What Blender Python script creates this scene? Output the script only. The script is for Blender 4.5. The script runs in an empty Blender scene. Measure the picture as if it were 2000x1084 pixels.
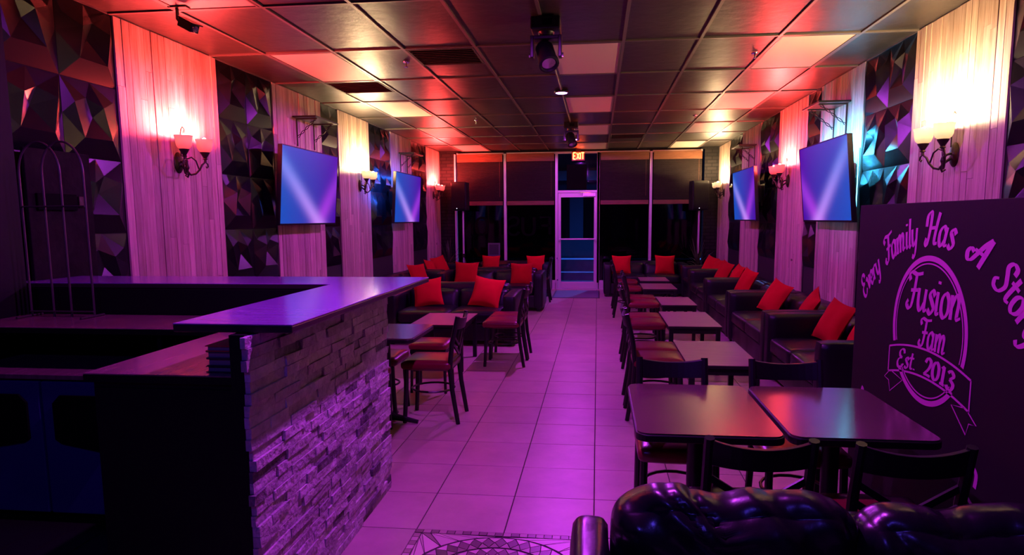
import bpy, bmesh, math, random
from mathutils import Vector, Matrix, noise
from mathutils.geometry import delaunay_2d_cdt
R = math.radians
random.seed(7)
S = bpy.context.scene
COL = S.collection
# ------------------------------------------------------------------ camera
CAM_H = 1.491
FPX, CX, CY = 1295.66, 1018.92, 581.68
cam = bpy.data.cameras.new('camera')
camo = bpy.data.objects.new('camera', cam)
COL.objects.link(camo)
cam.sensor_fit = 'HORIZONTAL'
cam.sensor_width = 36.0
cam.lens = FPX * 36.0 / 2000.0
cam.shift_x = (1000.0 - CX) / 2000.0
cam.shift_y = (CY - 542.0) / 2000.0
cam.clip_start = 0.05
camo.matrix_world = (Matrix.Translation((0, 0, CAM_H)) @ Matrix.Rotation(R(6.523), 4, 'Z')
                     @ Matrix.Rotation(R(90 - 6.791), 4, 'X') @ Matrix.Rotation(R(-0.364), 4, 'Z'))
S.camera = camo
# ------------------------------------------------------------------ world, exposure
W = bpy.data.worlds.new('night')
S.world = W
W.use_nodes = True
W.node_tree.nodes['Background'].inputs[0].default_value = (0.10, 0.16, 0.42, 1)
W.node_tree.nodes['Background'].inputs[1].default_value = 0.045
S.view_settings.view_transform = 'Standard'
S.view_settings.look = 'None'
S.view_settings.gamma = 1.0
S.view_settings.use_curve_mapping = False
S.view_settings.exposure = 0.5
S.cycles.use_denoising = True
S.cycles.max_bounces = 8
S.cycles.diffuse_bounces = 3
S.cycles.glossy_bounces = 4
S.cycles.transparent_max_bounces = 8
S.cycles.sample_clamp_indirect = 6.0
S.cycles.caustics_reflective = False
S.cycles.caustics_refractive = False
# light strengths and tints of the fittings (used in their builders)
RED = (1.0, 0.058, 0.052)
WARM = (1.0, 0.66, 0.32)
VIOLET = (0.62, 0.05, 1.0)
P_RED, P_WARM, P_VIOLET = 105.0, 55.0, 195.0
P_CYAN, P_BLUE = 22.0, 12.0

# ------------------------------------------------------------------ room numbers
XL, XR, YF, YB, ZC = -3.3715, 2.461, 14.05, -2.6, 2.909
TS, TX0, TY0 = 0.427, -0.0075, 3.4119          # floor tile
CXS, CYS, CX0, CY0 = 0.6096, 1.2035, -0.4105, 5.6158  # ceiling grid

# ================================================================== materials
M = {}
def mat(name, base=(.5, .5, .5), rough=.5, metal=0.0, spec=.5, emis=None, estr=0.0, var=None, bump=None,
        rand=0.0, grain=None, coat=0.0, sheen=0.0, stretch=(1, 1, 1), rvar=0.0):
    m = bpy.data.materials.new(name)
    m.use_nodes = True
    N = m.node_tree.nodes; L = m.node_tree.links
    b = N['Principled BSDF']
    b.inputs['Base Color'].default_value = (*base, 1)
    b.inputs['Roughness'].default_value = rough
    b.inputs['Metallic'].default_value = metal
    b.inputs['Specular IOR Level'].default_value = spec
    b.inputs['Coat Weight'].default_value = coat
    b.inputs['Coat Roughness'].default_value = .15
    b.inputs['Sheen Weight'].default_value = sheen
    if emis:
        b.inputs['Emission Color'].default_value = (*emis, 1)
        b.inputs['Emission Strength'].default_value = estr
    need = var or bump or grain or rvar
    if need:
        tc = N.new('ShaderNodeTexCoord'); mp = N.new('ShaderNodeMapping')
        mp.inputs['Scale'].default_value = stretch
        L.new(tc.outputs['Object'], mp.inputs['Vector'])
        oi = N.new('ShaderNodeObjectInfo')
        ad = N.new('ShaderNodeVectorMath'); ad.operation = 'ADD'
        mu = N.new('ShaderNodeMath'); mu.operation = 'MULTIPLY'; mu.inputs[1].default_value = 37.0
        L.new(oi.outputs['Random'], mu.inputs[0])
        L.new(mp.outputs[0], ad.inputs[0]); L.new(mu.outputs[0], ad.inputs[1])
        vec = ad.outputs[0]
    col = None
    if var or grain:
        nt = N.new('ShaderNodeTexNoise')
        sc, lo, hi = var if var else grain
        nt.inputs['Scale'].default_value = sc
        nt.inputs['Detail'].default_value = 6
        nt.inputs['Roughness'].default_value = .65
        L.new(vec, nt.inputs['Vector'])
        rp = N.new('ShaderNodeValToRGB')
        rp.color_ramp.elements[0].position = .32; rp.color_ramp.elements[1].position = .68
        rp.color_ramp.elements[0].color = (*lo, 1); rp.color_ramp.elements[1].color = (*hi, 1)
        L.new(nt.outputs['Fac'], rp.inputs['Fac'])
        col = rp.outputs['Color']
    if rand:
        hs = N.new('ShaderNodeHueSaturation')
        if col is not None: L.new(col, hs.inputs['Color'])
        else: hs.inputs['Color'].default_value = (*base, 1)
        o2 = N.new('ShaderNodeObjectInfo')
        mr = N.new('ShaderNodeMapRange')
        mr.inputs[3].default_value = 1 - rand; mr.inputs[4].default_value = 1 + rand
        L.new(o2.outputs['Random'], mr.inputs[0]); L.new(mr.outputs[0], hs.inputs['Value'])
        col = hs.outputs['Color']
    if col is not None: L.new(col, b.inputs['Base Color'])
    if rvar:
        n3 = N.new('ShaderNodeTexNoise'); n3.inputs['Scale'].default_value = 3.0; n3.inputs['Detail'].default_value = 4
        L.new(vec, n3.inputs['Vector'])
        m3 = N.new('ShaderNodeMapRange')
        m3.inputs[1].default_value = .3; m3.inputs[2].default_value = .7
        m3.inputs[3].default_value = max(.02, rough - rvar); m3.inputs[4].default_value = rough + rvar
        L.new(n3.outputs['Fac'], m3.inputs[0]); L.new(m3.outputs[0], b.inputs['Roughness'])
    if bump:
        n2 = N.new('ShaderNodeTexNoise')
        n2.inputs['Scale'].default_value = bump[0]; n2.inputs['Detail'].default_value = 5
        L.new(vec, n2.inputs['Vector'])
        bp = N.new('ShaderNodeBump'); bp.inputs['Strength'].default_value = bump[1]
        bp.inputs['Distance'].default_value = bump[2] if len(bump) > 2 else .01
        L.new(n2.outputs['Fac'], bp.inputs['Height']); L.new(bp.outputs[0], b.inputs['Normal'])
    M[name] = m
    return m

mat('floor_tile', (.5, .3, .3), .36, spec=.5, var=(3.2, (.37, .28, .235), (.48, .365, .31)), rand=.06)
mat('grout', (.05, .035, .035), .8)
mat('mosaic_light', (.62, .46, .42), .35, rand=.18)
mat('mosaic_dark', (.16, .10, .10), .35, rand=.3)
mat('mosaic_mid', (.34, .24, .21), .35, rand=.25)
mat('plaster', (.035, .033, .036), .7)
mat('dark_wall', (.014, .014, .018), .6, bump=(60, .2))
mat('ceiling_tile', (.028, .025, .022), .40, spec=.40, var=(3, (.022, .019, .017), (.034, .029, .025)), bump=(9, .5, .01), rand=.12)
mat('grid_bar', (.13, .11, .10), .4, metal=.3)
mat('diffuser', (.54, .44, .36), .5, bump=(160, .15))
mat('vent_dark', (.012, .011, .011), .7)
mat('wood_plank', (.62, .47, .36), .55, grain=(6, (.42, .285, .20), (.72, .57, .46)), rand=.24, stretch=(6, 6, .45), bump=(14, .2))
mat('relief', (.004, .004, .0065), .27, spec=.20)
mat('aluminium', (.72, .66, .66), .42, metal=.25, spec=.5)
mat('black_metal', (.006, .006, .007), .36, spec=.4)
mat('bronze', (.035, .022, .016), .42, metal=.5, bump=(50, .3))
mat('iron', (.012, .011, .011), .5, metal=.4)
mat('rack_iron', (.09, .075, .07), .4, metal=.5)
mat('leather', (.006, .0055, .009), .36, spec=.36, bump=(70, .25, .004), rvar=.08)
mat('leather_gloss', (.011, .010, .014), .27, spec=.6, bump=(40, .2, .004), rvar=.06)
mat('vinyl', (.16, .009, .022), .28, spec=.5, bump=(90, .1, .003))
mat('red_fabric', (.55, .006, .013), .9, spec=.15, bump=(220, .3, .003), rand=.08)
mat('table_top', (.14, .085, .065), .22, spec=.8, grain=(3, (.105, .064, .048), (.130, .080, .060)), stretch=(1.0, 7, 1), coat=.6)
mat('table_top_light', (.32, .22, .17), .30, spec=.5, grain=(4, (.27, .18, .145), (.34, .235, .19)), stretch=(1.2, 9, 1))
mat('table_edge', (.008, .007, .007), .4)
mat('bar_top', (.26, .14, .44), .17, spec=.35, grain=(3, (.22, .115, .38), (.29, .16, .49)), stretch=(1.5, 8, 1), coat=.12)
mat('worktop', (.20, .10, .11), .22, spec=.5, grain=(3, (.15, .07, .08), (.25, .135, .14)), stretch=(8, 1.5, 1))
mat('bar_edge', (.030, .020, .022), .35, spec=.4)
mat('bar_black', (.004, .004, .005), .6, spec=.2)
mat('stone', (.46, .44, .45), .8, var=(14, (.34, .32, .33), (.56, .53, .53)), rand=.20, bump=(38, .8, .02))
mat('stone_dark', (.13, .125, .13), .8, var=(14, (.07, .068, .075), (.20, .19, .20)), rand=.3, bump=(38, .8, .02))
mat('cooler_steel_bluelit', (.03, .035, .20), .45, metal=.0, bump=(30, .05))  # dim blue light on the cooler doors is mixed into their colour
mat('cooler_dark', (.003, .003, .0035), .8, spec=.05)
mat('board_black', (.014, .0125, .0115), .7, spec=.1, bump=(120, .1, .003))
mat('vinyl_purple', (.58, .10, .44), .5)
mat('tv_black', (.008, .008, .009), .3)
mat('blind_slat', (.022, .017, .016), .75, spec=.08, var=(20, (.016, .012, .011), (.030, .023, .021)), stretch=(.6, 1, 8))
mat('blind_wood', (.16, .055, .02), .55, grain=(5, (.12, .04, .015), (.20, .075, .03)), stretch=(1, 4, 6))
mat('speaker_black', (.006, .006, .006), .6, spec=.25, bump=(200, .3, .003))
mat('speaker_grille', (.007, .007, .008), .7, spec=.2, bump=(320, .6, .003))
mat('leaf', (.055, .075, .03), .5, rand=.3)
mat('pot', (.03, .025, .024), .5)
mat('soil', (.02, .014, .01), .9)
mat('mat_grey', (.16, .17, .22), .6, bump=(200, .6, .004))
mat('white_trim', (.66, .60, .60), .5)
mat('exit_box', (.10, .01, .01), .5)
mat('exit_letter', (1, .3, .1), .5, emis=(1.0, .20, .055), estr=5.0)
mat('vinyl_window', (.0035, .003, .0035), .9, spec=.05)
mat('asphalt', (.05, .055, .07), .8, bump=(80, .4))
mat('concrete', (.42, .44, .50), .8, var=(5, (.34, .36, .42), (.48, .50, .56)))
mat('facade', (.08, .09, .12), .8, rand=.2)
mat('book_red', (.55, .03, .03), .5)
mat('book_dark', (.03, .028, .03), .6, rand=.4)
mat('book_page', (.25, .22, .20), .8)
mat('chrome', (.6, .6, .62), .2, metal=1.0)
mat('poster', (.10, .12, .13), .5)
mat('paper', (.03, .035, .04), .5)
mat('old_board', (.008, .006, .006), .9, spec=.15, var=(7, (.005, .004, .004), (.016, .013, .013)), bump=(25, .5, .01))
mat('red_plastic', (.5, .02, .02), .45)
mat('cable', (.02, .02, .022), .5)

def glass_mat(name, tint, gl):
    m = bpy.data.materials.new(name); m.use_nodes = True
    N = m.node_tree.nodes; L = m.node_tree.links
    N.remove(N['Principled BSDF'])
    t = N.new('ShaderNodeBsdfTransparent'); t.inputs[0].default_value = (*tint, 1)
    g = N.new('ShaderNodeBsdfGlossy'); g.inputs['Roughness'].default_value = .04
    g.inputs[0].default_value = (gl, gl, gl, 1)
    f = N.new('ShaderNodeFresnel'); f.inputs[0].default_value = 1.45
    x = N.new('ShaderNodeMixShader')
    L.new(f.outputs[0], x.inputs[0]); L.new(t.outputs[0], x.inputs[1]); L.new(g.outputs[0], x.inputs[2])
    L.new(x.outputs[0], N['Material Output'].inputs[0])
    M[name] = m
glass_mat('window_glass', (.045, .045, .055), .7)
glass_mat('door_glass', (.55, .62, .75), .7)

def shade_mat(name, tint):
    m = bpy.data.materials.new(name); m.use_nodes = True
    N = m.node_tree.nodes; L = m.node_tree.links
    N.remove(N['Principled BSDF'])
    t = N.new('ShaderNodeBsdfTranslucent'); t.inputs[0].default_value = (*tint, 1)
    d = N.new('ShaderNodeBsdfDiffuse'); d.inputs[0].default_value = (.55, .5, .48, 1)
    g = N.new('ShaderNodeBsdfGlossy'); g.inputs['Roughness'].default_value = .2
    x = N.new('ShaderNodeMixShader'); x.inputs[0].default_value = .30
    y = N.new('ShaderNodeMixShader'); y.inputs[0].default_value = .06
    L.new(t.outputs[0], x.inputs[1]); L.new(d.outputs[0], x.inputs[2])
    L.new(x.outputs[0], y.inputs[1]); L.new(g.outputs[0], y.inputs[2])
    L.new(y.outputs[0], N['Material Output'].inputs[0])
    M[name] = m
shade_mat('shade_glass', (.80, .74, .70))

def emit_mat(name, col, st):
    m = bpy.data.materials.new(name); m.use_nodes = True
    N = m.node_tree.nodes; L = m.node_tree.links
    N.remove(N['Principled BSDF'])
    e = N.new('ShaderNodeEmission'); e.inputs[0].default_value = (*col, 1); e.inputs[1].default_value = st
    L.new(e.outputs[0], N['Material Output'].inputs[0]); M[name] = m
emit_mat('led_violet', (.55, .25, 1.0), 9.0)
emit_mat('led_cyan', (.10, .62, 1.0), 7.0)
emit_mat('led_blue', (.04, .16, 1.0), 5.0)
emit_mat('bulb_red', (1.0, .20, .16), 14.0)
emit_mat('bulb_warm', (1.0, .78, .48), 14.0)
emit_mat('pilot_white', (.8, .8, 1.0), 2.0)

def screen_mat(name, apex, la, ra, flip):
    """a television picture: deep blue to violet wash with a pale V of light; uses the panel's UV map"""
    m = bpy.data.materials.new(name); m.use_nodes = True
    N = m.node_tree.nodes; L = m.node_tree.links
    b = N['Principled BSDF']; b.inputs['Roughness'].default_value = .35; b.inputs['Specular IOR Level'].default_value = .2
    b.inputs['Base Color'].default_value = (.01, .01, .012, 1)
    uv = N.new('ShaderNodeUVMap'); sp = N.new('ShaderNodeSeparateXYZ'); L.new(uv.outputs[0], sp.inputs[0])
    def mth(op, a, c=None):
        n = N.new('ShaderNodeMath'); n.operation = op
        for i, v in enumerate((a, c)):
            if v is None: continue
            if isinstance(v, (int, float)): n.inputs[i].default_value = v
            else: L.new(v, n.inputs[i])
        return n.outputs[0]
    u, v = sp.outputs[0], sp.outputs[1]
    if flip: u = mth('SUBTRACT', 1.0, u)
    def beam(x0, y0, x1, y1, w):
        dx, dy = x1 - x0, y1 - y0; ln = math.hypot(dx, dy); nx, ny = -dy / ln, dx / ln
        d = mth('ADD', mth('MULTIPLY', u, nx), mth('ADD', mth('MULTIPLY', v, ny), -(x0 * nx + y0 * ny)))
        q = mth('DIVIDE', d, w)
        return mth('POWER', 2.718, mth('MULTIPLY', mth('MULTIPLY', q, q), -1.0))
    g1 = beam(apex, 0.0, 0.0, la, .095)
    g2 = beam(apex, 0.0, 1.0, ra, .11)
    def rgb(c):
        n = N.new('ShaderNodeRGB'); n.outputs[0].default_value = (*c, 1); return n.outputs[0]
    def mix(f, a, c, t='MIX'):
        n = N.new('ShaderNodeMix'); n.data_type = 'RGBA'; n.blend_type = t
        L.new(f, n.inputs[0]); L.new(a, n.inputs[6]); L.new(c, n.inputs[7]); return n.outputs[2]
    base = mix(u, rgb((.001, .075, .50)), rgb((.060, .002, .34)))
    low = mth('SUBTRACT', 1.0, v)
    c1 = mix(low, rgb((.02, .24, .80)), rgb((.58, .25, .95)))
    c2 = mix(low, rgb((.12, .012, .50)), rgb((.38, .045, .72)))
    r = mix(g2, base, c2); r = mix(mth('MULTIPLY', g1, .85), r, c1)
    L.new(r, b.inputs['Emission Color']); b.inputs['Emission Strength'].default_value = .72
    M[name] = m
screen_mat('screen_a', .66, .80, .62, False)
screen_mat('screen_b', .66, .90, .50, True)
screen_mat('screen_c', .58, .80, .75, False)

def brick_mat():
    m = bpy.data.materials.new('far_brick'); m.use_nodes = True
    N = m.node_tree.nodes; L = m.node_tree.links; b = N['Principled BSDF']
    tc = N.new('ShaderNodeTexCoord'); sx = N.new('ShaderNodeSeparateXYZ'); cb = N.new('ShaderNodeCombineXYZ')
    L.new(tc.outputs['Object'], sx.inputs[0]); L.new(sx.outputs[0], cb.inputs[0]); L.new(sx.outputs[2], cb.inputs[1])
    t = N.new('ShaderNodeTexBrick'); t.inputs['Scale'].default_value = 1.0
    t.inputs['Brick Width'].default_value = .2; t.inputs['Row Height'].default_value = .07; t.inputs['Mortar Size'].default_value = .008
    t.inputs['Color1'].default_value = (.018, .016, .016, 1); t.inputs['Color2'].default_value = (.010, .0095, .010, 1)
    t.inputs['Mortar'].default_value = (.004, .004, .0045, 1)
    L.new(cb.outputs[0], t.inputs['Vector']); L.new(t.outputs['Color'], b.inputs['Base Color'])
    bp = N.new('ShaderNodeBump'); bp.inputs['Strength'].default_value = .6; bp.invert = True
    L.new(t.outputs['Fac'], bp.inputs['Height']); L.new(bp.outputs[0], b.inputs['Normal'])
    b.inputs['Roughness'].default_value = .75; b.inputs['Specular IOR Level'].default_value = .15
    M['far_brick'] = m
brick_mat()

# ================================================================== mesh helpers
class MB:
    def __init__(s): s.v = []; s.f = []
    def add(s, vs, fs):
        o = len(s.v); s.v += [tuple(p) for p in vs]; s.f += [tuple(i + o for i in q) for q in fs]; return s
    def box(s, x0, x1, y0, y1, z0, z1):
        return s.add([(x0, y0, z0), (x1, y0, z0), (x1, y1, z0), (x0, y1, z0), (x0, y0, z1), (x1, y0, z1), (x1, y1, z1), (x0, y1, z1)],
                     [(3, 2, 1, 0), (4, 5, 6, 7), (0, 1, 5, 4), (1, 2, 6, 5), (2, 3, 7, 6), (3, 0, 4, 7)])
    def obox(s, c, ax, ay, az):
        """oriented box: centre and three half-axis vectors"""
        c, ax, ay, az = map(Vector, (c, ax, ay, az))
        vs = [c + ax * i + ay * j + az * k for k in (-1, 1) for j in (-1, 1) for i in (-1, 1)]
        return s.add(vs, [(2, 3, 1, 0), (4, 5, 7, 6), (0, 1, 5, 4), (1, 3, 7, 5), (3, 2, 6, 7), (2, 0, 4, 6)])
    def bar(s, a, b, w, d, up=(0, 0, 1)):
        a, b = Vector(a), Vector(b); t = (b - a); ln = t.length; t.normalize()
        up = Vector(up)
        if abs(t.dot(up)) > .98: up = Vector((0, 1, 0))
        x = t.cross(up).normalized(); y = x.cross(t).normalized()
        return s.obox((a + b) / 2, x * w / 2, t * ln / 2, y * d / 2)
    def tube(s, pts, r, seg=8, cap=True):
        pts = [Vector(p) for p in pts]; n = len(pts)
        rs = r if isinstance(r, (list, tuple)) else [r] * n
        o = len(s.v); prev = None
        for i, p in enumerate(pts):
            t = (pts[min(i + 1, n - 1)] - pts[max(i - 1, 0)])
            if t.length < 1e-9: t = Vector((0, 0, 1))
            t.normalize()
            if prev is None:
                a = Vector((0, 0, 1)) if abs(t.z) < .9 else Vector((1, 0, 0))
                x = t.cross(a).normalized()
            else:
                x = prev - t * prev.dot(t)
                x = x.normalized() if x.length > 1e-6 else t.orthogonal().normalized()
            prev = x; y = t.cross(x)
            for k in range(seg):
                an = 2 * math.pi * k / seg
                s.v.append(tuple(p + (x * math.cos(an) + y * math.sin(an)) * rs[i]))
        for i in range(n - 1):
            for k in range(seg):
                a = o + i * seg + k; b = o + i * seg + (k + 1) % seg
                s.f.append((a, b, b + seg, a + seg))
        if cap:
            s.f.append(tuple(o + k for k in range(seg))[::-1]); s.f.append(tuple(o + (n - 1) * seg + k for k in range(seg)))
        return s
    def lathe(s, prof, c=(0, 0, 0), seg=16, axis=(0, 0, 1), cap=True):
        c = Vector(c); ax = Vector(axis).normalized(); x = ax.orthogonal().normalized(); y = ax.cross(x)
        o = len(s.v); n = len(prof)
        for r, z in prof:
            for k in range(seg):
                an = 2 * math.pi * k / seg
                s.v.append(tuple(c + ax * z + (x * math.cos(an) + y * math.sin(an)) * r))
        for i in range(n - 1):
            for k in range(seg):
                a = o + i * seg + k; b = o + i * seg + (k + 1) % seg
                s.f.append((a, b, b + seg, a + seg))
        if cap:
            s.f.append(tuple(o + k for k in range(seg))[::-1]); s.f.append(tuple(o + (n - 1) * seg + k for k in range(seg)))
        return s
    def prism(s, poly, z0, z1):
        n = len(poly)
        vs = [(x, y, z0) for x, y in poly] + [(x, y, z1) for x, y in poly]
        fs = [tuple(range(n))[::-1], tuple(range(n, 2 * n))] + [(i, (i + 1) % n, n + (i + 1) % n, n + i) for i in range(n)]
        return s.add(vs, fs)
    def mesh(s, name, mt=None, smooth=False, bevel=0, segs=2, auto=35):
        me = bpy.data.meshes.new(name)
        me.from_pydata(s.v, [], s.f)
        bm = bmesh.new(); bm.from_mesh(me)
        bmesh.ops.recalc_face_normals(bm, faces=bm.faces)
        if bevel:
            bm.edges.ensure_lookup_table()
            es = [e for e in bm.edges if len(e.link_faces) == 2 and e.calc_face_angle(0) > R(30)]
            bmesh.ops.bevel(bm, geom=es, offset=bevel, segments=segs, profile=.5, affect='EDGES', clamp_overlap=True)
        bm.to_mesh(me); bm.free()
        if smooth:
            for p in me.polygons: p.use_smooth = True
            try: me.set_sharp_from_angle(angle=R(auto))
            except Exception: pass
        if mt: me.materials.append(M[mt])
        return me
    def build(s, name, mt, parent=None, **k):
        return link(name, s.mesh(name, mt, **k), parent)

def link(name, data, parent=None, loc=None, rot=None):
    o = bpy.data.objects.new(name, data); COL.objects.link(o)
    if parent is not None: o.parent = parent
    if loc is not None: o.location = loc
    if rot is not None: o.rotation_euler = rot
    return o
def tag(o, label=None, cat=None, group=None, kind=None):
    if label: o['label'] = label
    if cat: o['category'] = cat
    if group: o['group'] = group
    if kind: o['kind'] = kind
    return o
def thing(name, label, cat, loc=(0, 0, 0), rz=0, group=None):
    o = bpy.data.objects.new(name, None); COL.objects.link(o)
    o.location = loc; o.rotation_euler = (0, 0, rz); o.empty_display_size = .05
    return tag(o, label, cat, group)
def dup(root, loc, rz, label=None, group=None):
    r = root.copy(); COL.objects.link(r); r.location = loc; r.rotation_euler = (0, 0, rz)
    if label: r['label'] = label
    if group: r['group'] = group
    for ch in root.children:
        c = ch.copy(); COL.objects.link(c); c.parent = r
        for g in ch.children:
            d = g.copy(); COL.objects.link(d); d.parent = c
    return r
def struct(o, label=None):
    o['kind'] = 'structure'
    if label: o['label'] = label
    return o
def light(name, kind, loc, power, col, parent=None, size=.02, rot=None, spot=None, blend=.3, size_y=None):
    d = bpy.data.lights.new(name, kind); d.energy = power; d.color = col
    if kind == 'AREA':
        d.size = size
        if size_y: d.shape = 'RECTANGLE'; d.size_y = size_y
    else: d.shadow_soft_size = size
    if kind == 'SPOT': d.spot_size = spot; d.spot_blend = blend
    return link(name, d, parent, loc, rot)
def softbox(hx, hy, hz, r, n=6, puff=(0, 0, 0), wrinkle=0, seed=0, wscale=6.0):
    """rounded cushion block: vertices, faces; puff bulges each axis' two faces"""
    vs = []; fs = []; idx = {}
    def vert(i, j, k):
        if (i, j, k) in idx: return idx[(i, j, k)]
        p = Vector((2 * i / n - 1, 2 * j / n - 1, 2 * k / n - 1))
        # concentrate lines near the edges
        p = Vector([math.copysign(abs(c) ** .7, c) for c in p])
        h = Vector((hx, hy, hz)); q = Vector([p[a] * h[a] for a in range(3)])
        c = Vector([max(-(h[a] - r), min(h[a] - r, q[a])) for a in range(3)])
        d = q - c; nn = d.normalized() if d.length > 1e-9 else Vector((0, 0, 0))
        w = c + nn * r if d.length > 1e-9 else q
        fx, fy, fz = (1 - p.x ** 2), (1 - p.y ** 2), (1 - p.z ** 2)
        w.x += puff[0] * p.x * fy * fz; w.y += puff[1] * p.y * fx * fz; w.z += puff[2] * p.z * fx * fy
        if wrinkle:
            s = noise.noise(Vector((w.x * wscale + seed, w.y * wscale, w.z * wscale * .6 + seed)))
            s2 = noise.noise(Vector((w.x * wscale * 2.3 - w.z * 9 + seed, w.y * wscale * 2, seed)))
            w += (nn if nn.length > 0 else p.normalized()) * wrinkle * (s + .6 * s2)
        idx[(i, j, k)] = len(vs); vs.append(tuple(w)); return idx[(i, j, k)]
    for a in range(n):
        for b in range(n):
            for e in (0, n):
                fs.append((vert(a, b, e), vert(a + 1, b, e), vert(a + 1, b + 1, e), vert(a, b + 1, e)))
                fs.append((vert(a, e, b), vert(a + 1, e, b), vert(a + 1, e, b + 1), vert(a, e, b + 1)))
                fs.append((vert(e, a, b), vert(e, a + 1, b), vert(e, a + 1, b + 1), vert(e, a, b + 1)))
    return vs, fs
def soft(mb, c, *a, **k):
    vs, fs = softbox(*a, **k)
    return mb.add([(x + c[0], y + c[1], z + c[2]) for x, y, z in vs], fs)

# ---- camera projection of a point (only to rank floor tiles by their size in view)
_mi = camo.matrix_world.inverted()
def project(p):
    q = _mi @ Vector(p)
    if q.z > -.05: return None
    return (CX + FPX * q.x / -q.z, CY - FPX * q.y / -q.z, -q.z)

# ---- lettering: pen strokes turned into thin solid ribbons
GL = {
 'E': (.66, [[(.58, .78), (.52, .96), (.33, 1.0), (.17, .86), (.20, .64), (.42, .54)], [(.42, .54), (.13, .46), (.03, .24), (.12, .03), (.36, .0), (.58, .20)]]),
 'v': (.50, [[(.0, .50), (.09, .60), (.17, .44), (.21, .02)], [(.21, .02), (.38, .24), (.42, .60)]]),
 'e': (.47, [[(.07, .26), (.30, .32), (.36, .48), (.23, .60), (.07, .44), (.07, .14), (.21, .0), (.44, .16)]]),
 'r': (.44, [[(.05, .58), (.08, .0)], [(.08, .30), (.20, .54), (.39, .58)]]),
 'y': (.52, [[(.03, .6), (.05, .20), (.18, .04), (.37, .24)], [(.43, .6), (.36, -.1), (.23, -.36), (.05, -.30)]]),
 'F': (.64, [[(.10, .76), (.03, .90), (.16, .99), (.45, .95), (.80, 1.0)], [(.46, .95), (.40, .5), (.30, .10), (.14, .0), (.01, .10), (.08, .22)], [(.20, .50), (.62, .54)]]),
 'a': (.57, [[(.40, .48), (.24, .60), (.06, .42), (.06, .12), (.20, .0), (.38, .22)], [(.43, .60), (.40, .08), (.56, .08)]]),
 'm': (.84, [[(.04, .60), (.06, .0)], [(.07, .30), (.22, .60), (.33, .48), (.31, .0)], [(.33, .30), (.48, .60), (.62, .48), (.59, .07), (.76, .09)]]),
 'i': (.26, [[(.07, .60), (.06, .09), (.20, .07)], [(.10, .80), (.105, .87)]]),
 'l': (.27, [[(.11, 1.0), (.07, .10), (.22, .07)]]),
 'H': (.82, [[(.02, .56), (.06, .90), (.26, .98), (.25, .45), (.13, .0), (.0, .04), (.05, .2)], [(.72, 1.0), (.62, .5), (.58, .08), (.76, .06)], [(.22, .50), (.66, .54)]]),
 's': (.45, [[(.38, .48), (.24, .60), (.11, .48), (.23, .32), (.34, .16), (.20, .0), (.03, .09)]]),
 'A': (.78, [[(.24, .34), (.09, .38), (.0, .22), (.07, .03), (.22, .07), (.38, .36), (.54, .72), (.70, 1.0)], [(.70, 1.0), (.66, .5), (.60, .0)], [(.26, .42), (.66, .44)]]),
 'S': (.66, [[(.60, .78), (.57, .97), (.37, 1.0), (.26, .80), (.40, .56), (.53, .30), (.37, .02), (.10, .02), (.02, .20), (.16, .32)]]),
 't': (.38, [[(.20, .88), (.12, .12), (.31, .07)], [(.0, .60), (.38, .62)]]),
 'o': (.50, [[(.23, .60), (.06, .44), (.06, .12), (.22, .0), (.39, .16), (.39, .46), (.23, .60)]]),
 'u': (.58, [[(.04, .60), (.05, .18), (.19, .02), (.40, .26)], [(.45, .60), (.42, .08), (.57, .08)]]),
 'n': (.58, [[(.04, .60), (.06, .0)], [(.07, .30), (.24, .60), (.39, .48), (.36, .07), (.53, .09)]]),
 '2': (.54, [[(.06, .72), (.20, 1.0), (.42, .86), (.34, .46), (.04, .05)], [(.04, .05), (.26, .07), (.48, .04)]]),
 '0': (.54, [[(.25, 1.0), (.07, .75), (.07, .25), (.25, .0), (.43, .25), (.43, .75), (.25, 1.0)]]),
 '1': (.42, [[(.06, .84), (.21, 1.0)], [(.21, 1.0), (.21, .0)], [(.06, .03), (.36, .03)]]),
 '3': (.52, [[(.06, .82), (.22, 1.0), (.40, .80), (.20, .54)], [(.20, .54), (.44, .36), (.36, .06), (.16, .0), (.04, .16)]]),
 '.': (.24, [[(.07, .03), (.075, .09)]]), ' ': (.26, []),
}
BL = {
 'E': (.6, [[(.5, 1), (.06, 1), (.06, 0), (.5, 0)], [(.06, .5), (.42, .5)]]), 'X': (.62, [[(.04, 1), (.54, 0)], [(.54, 1), (.04, 0)]]),
 'I': (.2, [[(.07, 1), (.07, 0)]]), 'T': (.56, [[(.0, 1), (.54, 1)], [(.27, 1), (.27, 0)]]),
 'F': (.56, [[(.5, 1), (.06, 1), (.06, 0)], [(.06, .52), (.42, .52)]]), 'U': (.62, [[(.06, 1), (.06, .25), (.18, 0), (.42, 0), (.54, .25), (.54, 1)]]),
 'S': (.58, [[(.5, .84), (.36, 1), (.16, 1), (.06, .8), (.16, .56), (.42, .46), (.52, .22), (.38, 0), (.16, 0), (.04, .16)]]),
 'O': (.66, [[(.3, 1), (.08, .78), (.08, .22), (.3, 0), (.52, .22), (.52, .78), (.3, 1)]]), 'N': (.64, [[(.06, 0), (.06, 1), (.54, 0), (.54, 1)]]),
}
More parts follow.
